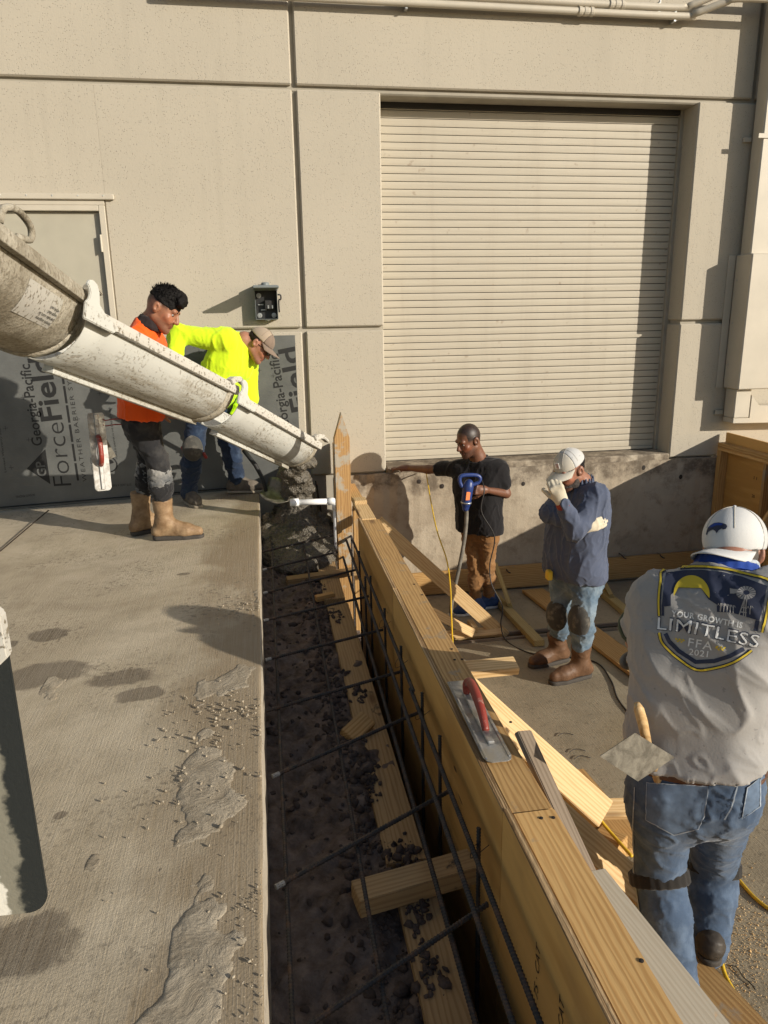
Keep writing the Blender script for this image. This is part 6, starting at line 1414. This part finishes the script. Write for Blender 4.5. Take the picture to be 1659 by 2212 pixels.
bb_ = bvh_of([c for c in T.children if c.name.startswith('belt')][0])
for x_, y_ in ((1474, 1640), (1590, 1650), (1640, 1630)): lay(poly2([(x_-6, y_-12), (x_+6, y_-12), (x_+6, y_+22), (x_-6, y_+22)]), bb_, 'belt_loop', 'denim_pocket', T, .006, 8)
lay(poly2([(1630, 1665), (1640, 1658), (1640, 1664), (1631, 1671)]), bj, 'red_tab', 'red_wire', T, .004, 8)
# emblem on the cap: a dark beast with a blue back
bc_ = bvh_of([c for c in T.children if c.name.startswith('cap_front')][0])
def ze(x, y): return (2200+x*.2034)*.6636, (1350+y*.2034)*.6636
beast = [(500, 1860), (520, 1810), (560, 1770), (620, 1735), (690, 1727), (760, 1740), (810, 1760), (825, 1790), (800, 1830), (760, 1840), (735, 1825), (690, 1850), (655, 1900), (640, 1870), (600, 1840), (560, 1855), (520, 1880), (505, 1925), (490, 1920)]
lay(poly2([ze(*p) for p in beast]), bc_, 'cap_emblem', 'print_navy', T, .002, 6); lay(poly2([ze(*p) for p in ((530, 1812), (570, 1775), (630, 1742), (700, 1735), (760, 1750), (730, 1775), (660, 1775), (600, 1800))]), bc_, 'cap_emblem_back', 'gaiter_blue', T, .0028, 6)
# ---------------------------------------------------------------- his trowel in the back pocket and the looped handle in front of him
TW = empty('pocket_trowel', P(1385, 1690, 1.93), 'square steel trowel with a wooden handle tucked in the jeans pocket', 'trowel')
hit_, _, _, _ = bj.ray_cast(CAM, ray(1425, 1690).normalized()); yq = (hit_.y if hit_ is not None else 1.9)-.03
cs = [P(1296, 1634, yq), P(1372, 1583, yq+.02), P(1458, 1636, yq+.02), P(1378, 1688, yq)]
c0_ = sum((c for c in cs), V(0, 0, 0))/4; nrm = (cs[1]-cs[0]).cross(cs[3]-cs[0]).normalized(); nrm = nrm if nrm.y < 0 else -nrm
vs = [c-c0_ for c in cs]+[c-c0_-nrm*.003 for c in cs]; o = link('plate', mesh_from('plate', vs, [(0, 1, 2, 3), (7, 6, 5, 4), (0, 4, 5, 1), (1, 5, 6, 2), (2, 6, 7, 3), (3, 7, 4, 0)]), MT['dusty_steel']); o.location = c0_; child_local(o, TW)
tube('handle', [P(1376, 1520, yq+.05), P(1380, 1532, yq+.05), P(1388, 1560, yq+.05), P(1398, 1605, yq+.05)], [.010, .0165, .017, .0145], MT['handle_wood'], TW, 12); tube('lower_handle', [P(1412, 1650, yq+.05), P(1420, 1675, yq+.045), P(1424, 1698, yq+.04)], [.016, .018, .014], MT['handle_wood'], TW, 10)
o = tube('bent_tool', [P(1440, 1402, 2.42), P(1400, 1402, 2.36), P(1358, 1415, 2.31), P(1345, 1430, 2.29), P(1358, 1440, 2.28), P(1398, 1432, 2.27)], .013, MT['hose_dirty'], None, 8, 5); tag(o, 'bent grey tool handle sticking out past the grey shirt sleeve', 'handle')
# ------------------------------------------------------------------ steel trowel lying on the form
TRW = empty('steel_trowel', PZ(1040, 1560, FT+.004), 'steel finishing trowel with a worn red handle lying on the form', 'trowel')
a, c = (PZ(991, 1472, FT+.008)), (PZ(1080, 1647, FT+.008)); Lh = (c-a).length; sv = V(0, 0, 1)
mm = basis(c-a, sv).to_4x4(); mm.translation = a+V(0, 0, .002)
poly = [(0, -.049), (0, .049), (Lh-.03, .049), (Lh-.008, .041), (Lh, .028), (Lh, -.028), (Lh-.008, -.041), (Lh-.03, -.049)]
o = link('blade', extrude_me(poly, .003, .001), MT['tool_steel']); o.matrix_world = mm; child_local(o, TRW)
for yv in (-.040, .040):
    o = link('blade_fold', box_me((.01, yv-.004, .0015), (Lh-.02, yv+.004, .006), .002), MT['tool_steel']); o.matrix_world = mm; child_local(o, TRW)
o = link('spine', box_me((Lh*.18, -.012, .0015), (Lh*.82, .012, .013), .003), MT['tool_steel']); o.matrix_world = mm; child_local(o, TRW)
pts = smooth_path([mm @ V(*q_) for q_ in ((Lh*.22, 0, .012), (Lh*.22, 0, .05), (Lh*.30, 0, .082), (Lh*.45, 0, .082), (Lh*.60, 0, .055), (Lh*.70, 0, .014))], 6)
tube('handle', pts, [.0125+.006*math.sin(math.pi*min(1, i/(len(pts)-1))) for i in range(len(pts))], MT['red_handle'], TRW, 12)
# ------------------------------------------------------------------ cords
def cord(name, pts, r, mat, label): return tag(tube(name, pts, r, MT[mat], None, 7, 10), label, 'cord')
cord('yellow_cord', [P(920, 1018, 6.80), P(922, 1030, 6.6), P(932, 1090, 6.1), P(945, 1150, 5.7), P(965, 1210, 5.3), P(973, 1270, 5.0), P(975, 1330, 4.7), P(979, 1402, 4.45), P(985, 1450, 4.3)], .0055, 'yellow_cord', 'yellow cord hanging from the door sill past the kicker board')
cord('power_cord', [P(1040, 1036, 5.93), P(1046, 1060, 5.86), P(1040, 1105, 5.84), P(1068, 1160, 5.84), P(1058, 1220, 5.84), P(1062, 1262, 5.8), P(1085, 1310, 5.72), P(1082, 1350, 5.6)]+[PF(x_, y_, .006) for x_, y_ in ((1095, 1385), (1150, 1412), (1230, 1420), (1290, 1432), (1320, 1470), (1335, 1510), (1372, 1555), (1410, 1585))], .0055, 'black_cord', 'dark power cord trailing from the vibrator across the dock floor')
cord('extension_cord', [PF(x_, y_, .008) for x_, y_ in ((1548, 1800), (1562, 1845), (1600, 1905), (1659, 1962), (1760, 2010))], .008, 'yellow_cord', 'yellow extension cord lying on bare floor beyond the jeans')
cord('extension_cord', [PF(1268, 1728, .23), PF(1280, 1745, .23), PF(1300, 1775, .19), PF(1325, 1805, .16), PF(1365, 1850, .14)], .008, 'yellow_cord', 'yellow extension cord draped over the nailed cross board')
cord('extension_cord', [PF(1558, 2075, .02), PF(1568, 2110, .01), PF(1600, 2165, .01), PF(1660, 2260, .01)], .008, 'yellow_cord', 'yellow extension cord running beside the walk plank')
o = tag(tube('wire_scrap', [PF(*q_, .006) for q_ in ((1575, 2085), (1592, 2090), (1605, 2110), (1622, 2125), (1632, 2138))], .002, MT['wire_black'], None, 5, 4), 'thin scrap of black wire on the dock floor', 'wire')
for k_, (x_, y_) in enumerate(((1240, 1640), (1205, 1590), (1230, 1625), (1120, 1350))):
    p_ = PF(x_, y_, .006); tag(tube('wire_scrap', [p_, p_+V(.05, .02, .004), p_+V(.10, -.005, 0)], .0022, MT['wire_black'], None, 5, 4), 'short rusty tie wire scrap lying on the dock floor', 'wire', 'wire scraps on the floor')
# nails in the cross board
for x_, y_ in ((1284, 1742), (1296, 1748), (1262, 1750)):
    p_ = PF(x_, y_, .21); tag(link('bent_nail', tube_me([p_+V(0, 0, -.004), p_+V(0, 0, .025), p_+V(.006, 0, .026)], .0025, 6), MT['ink']), 'half-driven nail standing in the cross board', 'nail', 'nails in the cross board')
# sawdust
pts = []; sz2 = []
for _ in range(1500):
    q_ = PF(rng.gauss(1600, 60), rng.gauss(2040, 90), .002); pts.append(q_); sz2.append(abs(rng.gauss(.0008, .0008))+.0007)
crumbs('sawdust', pts, sz2, MT['pine_fresh'], 'pale sawdust sprinkled on the dock floor by the walk plank', 'sawdust')
